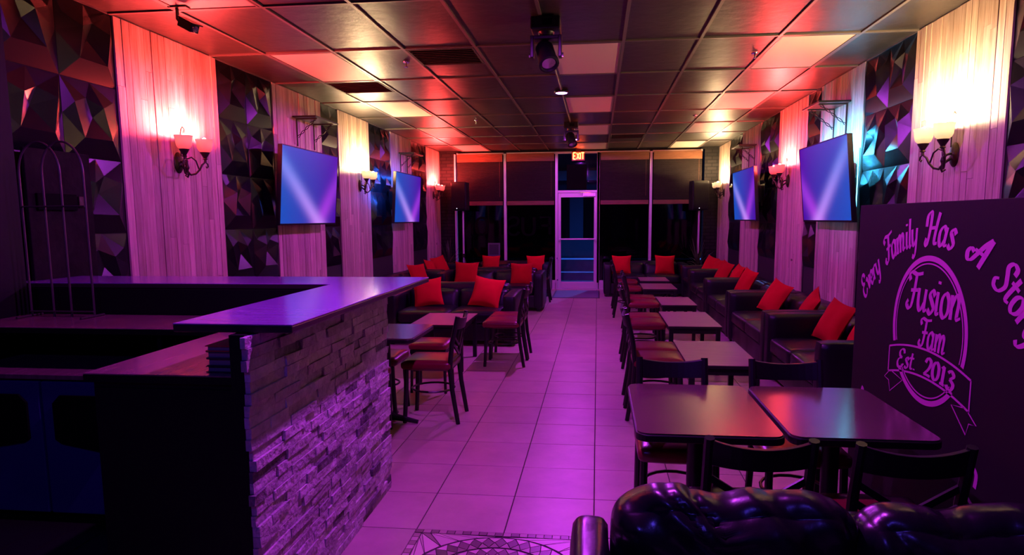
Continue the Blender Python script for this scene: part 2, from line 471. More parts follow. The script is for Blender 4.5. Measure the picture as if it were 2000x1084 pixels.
def crom(p, k=6):
    if len(p) < 3: return [Vector((*q, 0)) for q in p] if len(p) > 2 else [Vector((p[0][0] + (p[-1][0] - p[0][0]) * t / 4, p[0][1] + (p[-1][1] - p[0][1]) * t / 4, 0)) for t in range(5)]
    q = [Vector((*a, 0)) for a in p]; out = []
    cl = (q[0] - q[-1]).length < 1e-6
    for i in range(len(q) - 1):
        p0 = q[i - 1] if i else (q[-2] if cl else q[0]); p1, p2 = q[i], q[i + 1]
        p3 = q[i + 2] if i + 2 < len(q) else (q[1] if cl else q[-1])
        for t in range(k):
            t /= k
            out.append(.5 * ((2 * p1) + (p2 - p0) * t + (2 * p0 - 5 * p1 + 4 * p2 - p3) * t * t + (3 * p1 - p0 - 3 * p2 + p3) * t ** 3))
    out.append(q[-1]); return out
def ribbon(mb, pts, w, fn, th, contrast=.62, nib=R(25), smooth=True):
    """pts in the lettering plane -> solid ribbon; fn(x, y, depth) gives the 3D point"""
    P = crom(pts) if smooth else [Vector((*a, 0)) for a in pts]
    n = len(P); lf = []; rt = []
    for i, p in enumerate(P):
        a, b = P[max(i - 1, 0)], P[min(i + 1, n - 1)]
        t = b - a
        if t.length < 1e-9: t = Vector((0, 1, 0))
        t.normalize(); nn = Vector((-t.y, t.x, 0))
        an = math.atan2(t.y, t.x)
        ww = w * (1 - contrast + contrast * abs(math.sin(an - nib))) / 2
        lf.append(p + nn * ww); rt.append(p - nn * ww)
    vs = []
    for d in (0, th):
        vs += [fn(q.x, q.y, d) for q in lf] + [fn(q.x, q.y, d) for q in rt]
    fs = []
    m = 2 * n
    for i in range(n - 1):
        fs += [(i, i + 1, n + i + 1, n + i), (m + i, m + n + i, m + n + i + 1, m + i + 1), (i, m + i, m + i + 1, i + 1), (n + i, n + i + 1, m + n + i + 1, m + n + i)]
    fs += [(0, n, m + n, m), (n - 1, m + n - 1, m + 2 * n - 1, 2 * n - 1)]
    mb.add(vs, fs)

# ================================================================== SETTING
# ---- floor with tiles
floor = struct(MB().box(XL - .1, XR + .1, YB - .1, YF + .1, -.12, -.004).build('floor', 'grout'), 'beige square ceramic floor tiles with dark joints')
tm = MB().box(-TS / 2 + .0028, TS / 2 - .0028, -TS / 2 + .0028, TS / 2 - .0028, -.010, 0).mesh('floor_tile', 'floor_tile', bevel=.0015, segs=1)
cells = []
i0, i1 = math.floor((XL - TX0) / TS), math.ceil((XR - TX0) / TS)
j0, j1 = math.floor((YB - TY0) / TS), math.ceil((YF - TY0) / TS)
for i in range(i0, i1):
    for j in range(j0, j1):
        x, y = TX0 + (i + .5) * TS, TY0 + (j + .5) * TS
        if i in (-2, -1) and j in (-3, -2): continue          # the mosaic inlay
        q = project((x, y, 0))
        vis = q is not None and -80 < q[0] < 2080 and -20 < q[1] < 1150
        hid = (x < -1.2 and y < 4.1) or x > 2.3
        full = XL < x - TS / 2 and x + TS / 2 < XR and y + TS / 2 < YF
        cells.append((0 if (vis and not hid and full) else 1, q[2] if q else 99, x, y))
cells.sort()
far = MB()
for k, (f, d, x, y) in enumerate(cells):
    if k < 290 and f == 0: link('floor_tile', tm, floor, (x, y, 0))
    else:
        h = TS / 2 - .0028
        far.box(max(x - h, XL), min(x + h, XR), y - h, min(y + h, YF), -.010, 0)
tag(far.build('floor_tiles_beyond', 'floor_tile', floor), kind='stuff')
# mosaic medallion inlay: two by two tiles
mx, my, mh = TX0 - TS, TY0 - 2 * TS, TS
med = MB().box(mx - mh + .004, mx + mh - .004, my - mh + .004, my + mh - .004, -.012, -.003).build('mosaic_bed', 'grout', floor)
def tessera(poly, mt):
    cxm = sum(p[0] for p in poly) / len(poly); cym = sum(p[1] for p in poly) / len(poly)
    sh = [(cxm + (px - cxm) * .90, cym + (py - cym) * .90) for px, py in poly]
    MB().prism([(mx + a, my + b) for a, b in sh], -.008, .001).build('tessera', mt, med)
nb = 22
for s in range(nb):
    a0, a1 = -mh + 2 * mh * s / nb, -mh + 2 * mh * (s + 1) / nb
    bw = .034
    tessera([(a0, mh - bw), (a1, mh - bw), (a1, mh), (a0, mh)], 'mosaic_mid' if s % 2 else 'mosaic_dark')
    if 0 < s < nb - 1:
        tessera([(-mh, a0), (-mh + bw, a0), (-mh + bw, a1), (-mh, a1)], 'mosaic_light' if s % 2 else 'mosaic_mid')
        tessera([(mh - bw, a0), (mh, a0), (mh, a1), (mh - bw, a1)], 'mosaic_light' if s % 2 else 'mosaic_mid')
def ringpt(r, a): return (r * math.cos(a), r * math.sin(a))
for ro, ri, n, rm in ((.375, .285, 36, .33), (.275, .195, 30, .235)):
    for k in range(n):
        a = 2 * math.pi * k / n; da = math.pi / n
        tessera([ringpt(ri, a), ringpt(rm, a + da), ringpt(ro, a), ringpt(rm, a - da)], 'mosaic_dark')
        tessera([ringpt(ro, a), ringpt(rm, a + da), ringpt(ro, a + 2 * da)], 'mosaic_light')
        tessera([ringpt(ri, a), ringpt(ri, a + 2 * da), ringpt(rm, a + da)], 'mosaic_mid')
for k in range(40):
    a = 2 * math.pi * k / 40; b = a + 2 * math.pi / 40
    tessera([ringpt(.192, a), ringpt(.192, b), ringpt(.172, b), ringpt(.172, a)], 'mosaic_dark' if k % 2 else 'mosaic_mid')
for k in range(12):
    a = 2 * math.pi * k / 12; da = math.pi / 12
    tessera([ringpt(.02, a), ringpt(.10, a + da), ringpt(.168, a), ringpt(.10, a - da)], 'mosaic_light' if k % 2 else 'mosaic_dark')
inn = mh - .036
for sx in (-1, 1):                       # crackled corners: fans of triangles
    for sy in (-1, 1):
        a0 = math.atan2(sy, sx)
        arc = [ringpt(.382, a0 + R(t)) for t in (-42, -28, -14, 0, 14, 28, 42)]
        edge = [(sx * inn, sy * .27), (sx * inn, sy * .31), (sx * inn, sy * .35), (sx * inn, sy * inn), (sx * .35, sy * inn), (sx * .31, sy * inn), (sx * .27, sy * inn)]
        if sx * sy < 0: edge = edge[::-1]
        if (arc[0][0] - edge[0][0]) ** 2 + (arc[0][1] - edge[0][1]) ** 2 > (arc[0][0] - edge[-1][0]) ** 2 + (arc[0][1] - edge[-1][1]) ** 2: edge = edge[::-1]
        for k in range(6):
            tessera([arc[k], arc[k + 1], edge[k]], 'mosaic_light'); tessera([arc[k + 1], edge[k + 1], edge[k]], 'mosaic_light' if k % 2 else 'mosaic_mid')
# ---- ceiling: lay-in tiles in a metal grid
ceiling = struct(MB().box(XL - .1, XR + .1, YB - .1, YF + .1, ZC + .012, ZC + .15).build('ceiling', 'vent_dark'), 'suspended ceiling of dark lay-in tiles')
def sag_tile(w, d, sag):
    mb = MB(); n = 6
    for j in range(n + 1):
        for i in range(n + 1):
            u, v = 2 * i / n - 1, 2 * j / n - 1
            mb.v.append((u * w / 2, v * d / 2, .004 - sag * (1 - u * u) * (1 - v * v)))
    for j in range(n):
        for i in range(n): mb.f.append((j * (n + 1) + i, (j + 1) * (n + 1) + i, (j + 1) * (n + 1) + i + 1, j * (n + 1) + i + 1))
    return mb
lights_at = {(k, r) for k in (-4, 0, 3) for r in (0, 2, 4, 6)} | {(k, -2) for k in (-4, 0, 3)}
vents = {(-2, 0): 0, (-4, 1): 0, (1, 5): 0}
tile_meshes = {}
for k in range(-5, 5):
    for r in range(-7, 7):
        x0, x1 = max(CX0 + k * CXS, XL), min(CX0 + (k + 1) * CXS, XR)
        y0, y1 = max(CY0 + r * CYS, YB), min(CY0 + (r + 1) * CYS, YF)
        if y1 - y0 < .05 or (k, r) in lights_at: continue
        if (k, r) in vents: y0 = y0 + .61
        key = (round(x1 - x0, 3), round(y1 - y0, 3), random.randint(0, 2))
        if key not in tile_meshes:
            tile_meshes[key] = sag_tile(x1 - x0 - .012, y1 - y0 - .012, (.002, .006, .011)[key[2]]).mesh('ceiling_tile', 'ceiling_tile', smooth=True)
        link('ceiling_tile', tile_meshes[key], ceiling, ((x0 + x1) / 2, (y0 + y1) / 2, ZC + .004))
for k in range(-4, 5):
    x = CX0 + k * CXS
    MB().box(x - .012, x + .012, YB, YF, ZC - .004, ZC + .010).build('grid_bar', 'grid_bar', ceiling)
for r in range(-6, 7):
    y = CY0 + r * CYS
    for k in range(-5, 5):
        x0, x1 = max(CX0 + k * CXS, XL) + .012, min(CX0 + (k + 1) * CXS, XR) - .012
        MB().box(x0, x1, y - .012, y + .012, ZC - .004, ZC + .010).build('cross_bar', 'grid_bar', ceiling)
MB().box(XL, XL + .02, YB, YF, ZC - .004, ZC + .012).build('wall_angle', 'grid_bar', ceiling)
MB().box(XR - .02, XR, YB, YF, ZC - .004, ZC + .012).build('wall_angle', 'grid_bar', ceiling)
colname = {-4: 'left row', 0: 'middle row', 3: 'right row'}
ordn = {-2: 'just behind the viewer', 0: 'nearest', 2: 'second', 4: 'third', 6: 'farthest, above the windows'}
for (k, r) in sorted(lights_at):
    x0, x1, y0, y1 = CX0 + k * CXS, CX0 + (k + 1) * CXS, CY0 + r * CYS, CY0 + (r + 1) * CYS
    t = thing('ceiling_light', 'unlit white ceiling light panel, %s in the %s' % (ordn[r], colname[k]), 'ceiling light', ((x0 + x1) / 2, (y0 + y1) / 2, ZC), 0, 'unlit ceiling light panels')
    w, d = CXS / 2 - .014, CYS / 2 - .014
    MB().box(-w, w, -d, d, .000, .010).build('diffuser', 'diffuser', t)
    fr = MB()
    for s in (-1, 1):
        fr.box(s * w - .014 * (s > 0), s * w + .014 * (s < 0), -d, d, -.006, .0)
        fr.box(-w + .014, w - .014, s * d - .014 * (s > 0), s * d + .014 * (s < 0), -.006, .0)
    fr.build('frame', 'grid_bar', t)
for (k, r), lab in {(-2, 0): 'square black ceiling vent left of the near moving light', (-4, 1): 'square dark ceiling vent beside the left wall, past the nearest light panel', (1, 5): 'dark ceiling vent near the window wall'}.items():
    x0, y0 = CX0 + k * CXS, CY0 + r * CYS
    t = thing('ceiling_vent', lab, 'vent', (x0 + CXS / 2, y0 + .305, ZC), 0, 'ceiling vents')
    w = CXS / 2 - .014
    MB().box(-w, w, -.29, .29, .006, .012).build('backing', 'vent_dark', t)
    fr = MB()
    for s in (-1, 1):
        fr.box(s * w - .02 * (s > 0), s * w + .02 * (s < 0), -.29, .29, -.006, .006)
        fr.box(-w + .02, w - .02, s * .29 - .02 * (s > 0), s * .29 + .02 * (s < 0), -.006, .006)
    fr.build('frame', 'vent_dark', t)
    for q in range(9):
        yy = -.24 + q * .06
        MB().obox((0, yy, 0), (w - .02, 0, 0), (0, .02, .006), (0, -.0004, .0015)).build('louvre', 'vent_dark', t)
# ---- side walls
def delaunay_tile():
    P = [(0, 0, 0), (.25, 0, 0), (.5, 0, 0), (0, .5, 0), (.25, .5, 0), (.5, .5, 0), (0, .27, 0), (.5, .27, 0), (.25, .27, .004),
         (.120, .125, .046), (.370, .130, .048), (.065, .345, .040), (.195, .390, .012), (.315, .340, .042), (.445, .395, .010)]
    t = .0015
    P = [(min(max(u, t), .5 - t), min(max(v, t), .5 - t), d + .006) for u, v, d in P]
    res = delaunay_2d_cdt([Vector((u, v)) for u, v, d in P], [], [], 0, 1e-6)
    fs = [tuple(f) for f in res[2]]
    mb = MB(); mb.add([(d, u, v) for u, v, d in P], fs)
    ring = [0, 1, 2, 7, 5, 4, 3, 6]
    base = [(0, P[i][0], P[i][1]) for i in ring]
    o = len(mb.v); mb.v += base
    n = len(ring)
    for i in range(n): mb.f.append((ring[i], ring[(i + 1) % n], o + (i + 1) % n, o + i))
    return mb
def cut_ring(me): return me
relief_a = delaunay_tile().mesh('wall_tile', 'relief')
mir = delaunay_tile(); mir.v = [(d, .5 - u, v) for d, u, v in mir.v]
relief_b = mir.mesh('wall_tile', 'relief')
def side_wall(side, strips):
    X = XL if side == 'left' else XR
    s = 1 if side == 'left' else -1                       # into the room
    wall = struct(MB().box(X - .12 if s > 0 else X, X if s > 0 else X + .12, YB, YF, 0, ZC + .1).build('wall_' + side, 'dark_wall'), 'dark %s wall with whitewashed plank panels and black faceted tiles' % side)
    for kind, y0, y1 in strips:
        if kind == 'w':
            pb = MB().box(min(X, X + s * .010), max(X, X + s * .010), y0, y1, .10, ZC).build('wood_panel', 'dark_wall', wall)
            n = 16; pw = (y1 - y0) / n
            for k in range(n):
                ya, yb = y0 + k * pw, y0 + (k + 1) * pw
                cuts = sorted([.10, ZC - .002] + [random.uniform(.4, 2.7) for _ in range(random.choice((1, 1, 2)))])
                dep = .023 + random.uniform(-.0025, .0035)
                for a, b in zip(cuts, cuts[1:]):
                    if b - a < .05: continue
                    dd = dep + random.uniform(-.0015, .0015)
                    mb = MB().box(0, dd - .010, -(yb - ya) / 2 + .0024, (yb - ya) / 2 - .0024, 0, b - a - .0018)
                    o = mb.build('plank', 'wood_plank', pb)
                    o.location = (X + s * .010, (ya + yb) / 2, a)
                    if s < 0: o.rotation_euler = (0, 0, math.pi)
        else:
            rb = MB().box(min(X, X + s * .004), max(X, X + s * .004), y0, y1, .909, ZC).build('relief_panel', 'dark_wall', wall)
            nn = max(1, round((y1 - y0) / .5)); w = (y1 - y0) / nn
            for k in range(nn):
                for r in range(4):
                    o = link('wall_tile', relief_a if (k + r) % 2 == 0 else relief_b, rb)
                    sc = w / .5
                    if s > 0: o.location = (X + .004, y0 + k * w, .909 + r * .5); o.scale = (1, sc, 1)
                    else: o.location = (X - .004, y0 + (k + 1) * w, .909 + r * .5); o.rotation_euler = (0, 0, math.pi); o.scale = (1, sc, 1)
    return wall
wall_left = side_wall('left', [('r', 2.94, 4.44), ('w', 4.445, 5.69), ('r', 5.70, 6.71), ('w', 6.715, 7.93), ('r', 7.94, 8.455), ('w', 8.46, 9.645), ('r', 9.65, 10.655), ('w', 10.66, 11.875), ('r', 11.885, 12.905), ('w', 12.915, 14.045)])
wall_right = side_wall('right', [('r', 2.9, 4.395), ('w', 4.40, 5.63), ('r', 5.64, 6.61), ('w', 6.62, 7.81), ('r', 7.82, 8.285), ('w', 8.29, 9.515), ('r', 9.52, 10.525), ('w', 10.53, 11.85), ('r', 11.86, 12.87), ('w', 12.88, 14.045)])
struct(MB().box(XL - .12, XR + .12, YB - .12, YB, 0, ZC + .1).build('wall_back', 'plaster'), 'plain dark rear wall')
struct(MB().box(XL, XL + .16, 3.16, 3.40, 0, ZC).build('trim_1', 'bar_black'), 'black corner post at the left end of the bar')
# old board fixed to the left wall behind the arched rack
t = thing('wall_board', 'dull dark stone-look board on the left wall behind the arched rack', 'board', (XL + .085, 3.78, 1.12))
MB().box(-.012, .012, -.25, .25, 0, .80).build('panel', 'old_board', t, bevel=.004)
MB().box(.012, .03, -.20, .10, .44, .54).build('label_plate', 'cooler_dark', t, bevel=.004)
MB().box(.012, .026, .12, .17, .46, .53).build('hook_plate', 'bronze', t, bevel=.004)
# ---- window wall
wf = struct(MB().box(XL, -3.02, YF, YF + .2, 0, ZC).box(2.155, XR, YF, YF + .2, 0, ZC).box(-3.02, 2.155, YF, YF + .2, 2.87, ZC)
            .build('wall_far', 'far_brick'), 'dark brick piers beside the shopfront windows')
struct(MB().box(-3.02, -.87, YF - .03, YF + .05, 0, .14).build('baseboard_left', 'white_trim'), 'pale sill under the left windows')
struct(MB().box(.02, 2.155, YF - .03, YF + .05, 0, .14).build('baseboard_right', 'white_trim'), 'pale sill under the right windows')
panes = [(-3.0, -1.943), (-1.943, -.858), (.012, 1.083), (1.083, 2.14)]
wl = ['far left shopfront window with lowered blind', 'shopfront window left of the glass door', 'shopfront window right of the glass door', 'far right shopfront window behind the speaker']
mul = [(-3.01, .035), (-1.943, .055), (-.858, .055), (.012, .055), (1.083, .055), (2.145, .035)]
for n, ((a, b), lab) in enumerate(zip(panes, wl)):
    wn = struct(MB().box(a + .02, b - .02, YF + .05, YF + .06, .14, 2.85).build('window_%d' % (n + 1), 'window_glass'), lab)
    hd = MB().box(a + .03, b - .03, YF - .01, YF + .08, 2.83, 2.87).build('head_rail', 'aluminium', wn)
    MB().box(a + .03, b - .03, YF - .01, YF + .08, .14, .19).build('bottom_rail', 'aluminium', wn)
    m0 = mul[n] if n < 2 else mul[n + 1]
    MB().box(m0[0] - m0[1] / 2, m0[0] + m0[1] / 2, YF - .03, YF + .08, .14, 2.85).build('mullion', 'aluminium', wn, bevel=.004)
    if n in (1, 2):
        pass
# bamboo blinds hang inside each window
for n, (a, b) in enumerate(panes):
    t = thing('bamboo_blind', ['reddish bamboo blind half lowered over the far left window', 'bamboo blind half lowered over the window left of the door', 'bamboo blind half lowered over the window right of the door', 'bamboo blind half lowered over the far right window'][n], 'blind', ((a + b) / 2, YF - .055, 0), 0, 'bamboo blinds on the shopfront windows')
    w = (b - a) / 2 - .045
    MB().box(-w, w, -.025, .02, 2.68, 2.84).build('valance', 'blind_wood', t, bevel=.004)
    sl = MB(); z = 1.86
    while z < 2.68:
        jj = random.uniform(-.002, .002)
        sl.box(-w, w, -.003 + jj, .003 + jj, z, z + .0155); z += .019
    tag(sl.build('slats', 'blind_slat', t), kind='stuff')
    MB().box(-w, w, -.018, .014, 1.775, 1.86).build('bottom_rail', 'blind_wood', t, bevel=.004)
    MB().tube([(w - .06, -.02, 2.68), (w - .06, -.022, 1.95)], .0025, 5).build('cord', 'blind_wood', t)
# glass door with transom
d = struct(MB().box(-.81, -.03, YF + .015, YF + .023, .16, 1.93).build('door_1', 'door_glass'), 'aluminium framed glass entrance door')
fr = MB().box(-.825, -.765, YF - .005, YF + .04, .02, 2.02).build('stile', 'aluminium', d, bevel=.004)
MB().box(-.075, -.015, YF - .005, YF + .04, .02, 2.02).build('stile', 'aluminium', d, bevel=.004)
MB().box(-.765, -.075, YF - .005, YF + .04, 1.93, 2.02).build('top_rail', 'aluminium', d, bevel=.004)
MB().box(-.765, -.075, YF - .005, YF + .04, .02, .16).build('bottom_rail', 'aluminium', d, bevel=.004)
bar = MB().tube([(-.80, YF - .06, 1.06), (-.04, YF - .06, 1.06)], .016, 10)
bar.box(-.81, -.775, YF - .07, YF, 1.03, 1.09).box(-.065, -.03, YF - .07, YF, 1.03, 1.09)
bar.build('push_bar', 'aluminium', d, smooth=True)
MB().box(-.30, -.05, YF - .06, YF - .006, 1.95, 2.01).bar((-.15, YF - .05, 2.02), (-.38, YF - .10, 2.03), .02, .012).build('door_closer', 'chrome', d)
for q in (.60, 1.06): MB().lathe([(.0, 0), (.018, 0), (.018, .012), (.0, .014)], (-.835, YF - .03, q - .4), 10, (0, -1, 0)).build('hinge_cap', 'chrome', d, smooth=True)
wn = struct(MB().box(-.83, -.015, YF + .03, YF + .038, 2.075, 2.83).build('window_5', 'door_glass'), 'transom window above the glass door')
MB().box(-.886, -.83, YF - .03, YF + .08, 0, 2.87).build('door_jamb', 'aluminium', wn, bevel=.004)
MB().box(-.015, .04, YF - .03, YF + .08, 0, 2.87).build('door_jamb', 'aluminium', wn, bevel=.004)
MB().box(-.83, -.015, YF - .02, YF + .07, 2.025, 2.075).build('transom_bar', 'aluminium', wn, bevel=.004)
MB().box(-.83, -.015, YF - .01, YF + .07, 2.83, 2.87).build('head_rail', 'aluminium', wn)
struct(MB().box(-.83, -.015, YF - .05, YF + .08, -.001, .018).build('trim_2', 'aluminium'), 'metal door threshold')
t = thing('transom_box', 'flat black box mounted on the transom glass above the door', 'box', (-.437, YF - .02, 2.09))
MB().box(-.208, .208, -.03, .03, 0, .51).build('body', 'cooler_dark', t, bevel=.006)
MB().box(-.19, .19, -.036, -.03, .02, .49).build('face', 'cooler_dark', t)
t = thing('exit_sign', 'glowing red EXIT sign hanging over the door', 'exit sign', (-.405, YF - .13, 2.665))
MB().box(-.135, .135, -.02, .02, 0, .20).build('housing', 'exit_box', t, bevel=.006)
MB().box(-.05, .05, -.03, .03, .20, .244).build('canopy', 'exit_box', t)
x = -.105
for ch in 'EXIT':
    mb = MB()
    for st in BL[ch][1]:
        for a, b in zip(st, st[1:]): ribbon(mb, [a, b], .17, lambda px, py, dd, x=x: (x + px * .108, -.021 - dd, .035 + py * .13), .003, contrast=0, smooth=False)
    mb.build('letter', 'exit_letter', t); x += BL[ch][0] * .108 + .006
light('exit_glow', 'AREA', (0, -.03, .10), 1.2, (1, .12, .03), t, .24, (R(90), 0, 0), size_y=.15)
# vinyl shop lettering on the left windows, seen from behind, and a small posted notice
t = thing('window_lettering', 'faint dark letters reading FUSION backwards across the left windows', 'lettering', (-1.95, YF + .045, 1.16))
x = .98
for ch in 'FUSION':
    mb = MB()
    for st in BL[ch][1]: ribbon(mb, st, .13, lambda px, py, dd, x=x: (x - px * .50, -dd, py * .36), .002, contrast=0, smooth=len(st) > 5)
    mb.build('letter', 'vinyl_window', t); x -= .335
t = thing('posted_notice', 'small square framed notice on the far left window', 'notice', (-2.2, YF + .035, .70))
MB().box(-.13, .13, -.01, .01, 0, .28).build('frame', 'poster', t, bevel=.003)
MB().box(-.10, .10, -.013, -.01, .03, .25).build('sheet', 'paper', t)
# ---- outside, seen through the door
struct(MB().box(-9, 9, YF + .2, 40, -.25, -.13).build('ground_outside', 'asphalt'), 'dark asphalt outside the door')
struct(MB().box(-9, 9, YF + .2, YF + 1.9, -.13, -.02).build('pavement', 'concrete'), 'pale pavement strip outside the door')
struct(MB().box(-9, 9, YF + 3.6, YF + 4.0, -.13, .06).box(-9, 9, YF + 6.2, YF + 6.9, -.13, .25).build('kerb', 'concrete'), 'pale kerbs across the dark car park')
fac = struct(MB().box(-9, 9, 29, 29.5, -.2, 6.5).build('wall_opposite', 'facade'), 'dark building across the car park')
for x in (-4.2, -2.4, -.6, 1.2, 3.0): MB().box(x, x + 1.2, 28.93, 29.0, .6, 2.6).build('window', 'cooler_dark', fac, bevel=.02)
MB().box(-9, 9, 28.6, 29, 3.1, 3.5).build('canopy', 'concrete', fac)
lp = thing('street_lamp', 'tall street lamp standing in the dark car park', 'street lamp', (3.2, 21.5, -.13))
MB().tube([(0, 0, 0), (0, 0, 5.6), (-.4, 0, 6.0), (-1.0, 0, 6.05)], [.07, .05, .04, .035], 8).build('pole', 'iron', lp, smooth=True)
MB().box(-1.45, -.95, -.13, .13, 5.98, 6.12).build('head', 'iron', lp, bevel=.02)
light('street_light', 'SPOT', (-1.2, 0, 5.95), 3500, (.07, .24, 1.0), lp, .12, (0, 0, 0), R(150), .5)
# ================================================================== BAR
BZ = 1.147                                              # bar top surface
t = thing('bar_counter', 'stone clad bar front facing the aisle', 'bar counter', (-1.155, 2.04, 0))
MB().box(-.055, 0, 0, 1.42, 0, BZ - .032).build('wall_core', 'bar_black', t)
rows = 29; rh = (BZ - .035) / rows
rnd = random.Random(11)
for r in range(rows):
    y = -.012 - rnd.uniform(0, .02); end = 1.428
    while y < end - .02:
        ln = rnd.choice((.09, .12, .15, .18, .22)) * rnd.uniform(.85, 1.15)
        y2 = min(y + ln, end + rnd.uniform(-.006, .006))
        if end - y2 < .04: y2 = end
        z0, z1 = r * rh + .001, (r + 1) * rh - .001
        d = rnd.uniform(.014, .028)
        j = lambda: rnd.uniform(-.003, .003)
        g = .0012
        vs = [(.0, y + g, z0), (.0, y2 - g, z0), (.0, y2 - g, z1), (.0, y + g, z1),
              (d + j(), y + g, z0), (d + j(), y2 - g, z0), (d + j(), y2 - g, z1), (d + j(), y + g, z1)]
        mb = MB().add(vs, [(0, 1, 2, 3), (4, 5, 6, 7), (0, 1, 5, 4), (1, 2, 6, 5), (2, 3, 7, 6), (3, 0, 4, 7)])
        mb.build('stone', 'stone_dark' if rnd.random() < .10 else 'stone', t)
        y = y2
MB().box(-2.155, -.055, 1.37, 1.42, 0, BZ - .032).build('return_wall', 'bar_black', t)
t = thing('bar_slab', 'glossy L-shaped bar slab lit violet above the stone front', 'counter')
pl = [(-1.43, 2.075), (-1.005, 2.075), (-1.005, 3.885), (XL + .005, 3.885), (XL + .005, 3.43), (-1.43, 3.43)]
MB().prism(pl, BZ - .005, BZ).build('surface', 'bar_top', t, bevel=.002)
MB().prism(pl, BZ - .030, BZ - .0052).build('edge_band', 'bar_edge', t, bevel=.004)
t = thing('worktop', 'lower reddish worktop behind the bar', 'worktop')
pl = [(-1.76, 2.055), (-1.212, 2.055), (-1.212, 3.40), (XL + .17, 3.40), (XL + .17, 2.955), (-1.76, 2.955)]
MB().prism(pl, .967, .972).build('surface', 'worktop', t, bevel=.0015)
MB().prism(pl, .942, .9668).build('edge_band', 'bar_black', t)
t = thing('bar_end_cabinet', 'black end panel cabinet under the worktop at the near end of the bar', 'cabinet', (-1.48, 2.07, 0))
MB().box(-.255, .265, 0, .88, .0, .941).build('body', 'bar_black', t, bevel=.003)
MB().box(-.25, .26, -.006, 0, .10, .92).build('end_panel', 'bar_black', t, bevel=.002)
t = thing('under_bar_shelf', 'dark open shelf unit under the far worktop', 'shelf unit', (-1.95, 3.18, 0))
for s in (-.2, .2): MB().box(s - .012, s + .012, -.17, .21, 0, .941).build('side_panel', 'bar_black', t)
for z in (.08, .5): MB().box(-.188, .188, -.17, .21, z, z + .025).build('shelf', 'bar_black', t)
t = thing('bar_cooler', 'two-door steel cooler under the bar with dim blue light tinted into its doors', 'cooler', (-2.68, 3.14, 0))
MB().box(-.48, .48, -.26, .25, .05, .735).build('body', 'cooler_dark', t, bevel=.006)
MB().box(-.50, .50, -.29, .255, .735, .76).build('top', 'worktop', t, bevel=.003)
MB().box(-.47, .47, -.22, .24, 0, .05).build('plinth', 'bar_black', t)
for s in (-1, 1):
    dr = MB().box(min(s * .006, s * .47), max(s * .006, s * .47), -.285, -.262, .06, .725).build('door', 'cooler_steel_bluelit', t, bevel=.006)
    poly = [(s * .07, .44), (s * .07, .62), (s * .11, .66), (s * .33, .66), (s * .33, .38), (s * .10, .42)]
    mb = MB().prism(poly, 0, .012); mb.v = [(a, -.286 - c, b) for a, b, c in mb.v]
    mb.build('handle_shadow', 'cooler_dark', dr)  # dark plate shaped as the shadow of the door handle
t = thing('floor_shade_sheet', 'black sheet standing in for the shade on the floor behind the bar', 'mat', (-2.4, 2.0, 0))  # dark ribbed sheet added where the floor behind the bar lies in shade
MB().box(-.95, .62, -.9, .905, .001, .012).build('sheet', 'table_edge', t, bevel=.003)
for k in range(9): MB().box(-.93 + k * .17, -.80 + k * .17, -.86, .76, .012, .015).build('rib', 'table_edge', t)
t = thing('arched_rack', 'thin iron rack of overlapping arches standing on the far worktop', 'rack', (0, 3.30, .973))
legs = [-3.10, -2.965, -2.86, -2.725]
for x in legs: MB().tube([(x, 0, 0), (x, 0, .78)], .006, 6).build('upright', 'rack_iron', t, smooth=True)
for a, b in ((0, 2), (1, 3)):
    c, r = (legs[a] + legs[b]) / 2, (legs[b] - legs[a]) / 2
    MB().tube([(c + r * math.cos(R(q)), 0, .78 + 1.35 * r * math.sin(R(q))) for q in range(0, 181, 12)], .006, 6).build('arch', 'rack_iron', t, smooth=True)
for z in (.60, .03): MB().tube([(legs[0], -.008, z), (legs[3], -.008, z)], .005, 6).build('cross_bar', 'rack_iron', t, smooth=True)
MB().tube([(legs[0], -.10, .006), (legs[0], .07, .006)], .006, 6).build('foot', 'rack_iron', t, smooth=True)
MB().tube([(legs[3], -.10, .006), (legs[3], .07, .006)], .006, 6).build('foot', 'rack_iron', t, smooth=True)
z = .973
for n, (w, h, dx, m, lab) in enumerate([(.115, .022, .0, 'book_dark', 'dark menu book at the bottom of the stack on the worktop'), (.10, .026, .004, 'book_dark', 'dark book second from the bottom of the stack on the worktop'),
                                        (.110, .024, .0, 'book_dark', 'dark book under the red one on the worktop'), (.112, .020, .0, 'book_red', 'red topped book on top of the stack on the worktop')]):
    t = thing('menu_book', lab, 'book', (-1.277 - dx, 2.20, z), 0, 'stacked books on the worktop')
    c = MB().box(-w / 2, w / 2, -.10, .10, 0, .003).box(-w / 2, w / 2, -.10, .10, h - .003, h).box(w / 2 - .003, w / 2, -.10, .10, .003, h - .003)
    c.build('cover', m, t)
    MB().box(-w / 2 + .006, w / 2 - .003, -.094, .094, .003, h - .003).build('pages', 'book_page', t)
    z += h + .0004

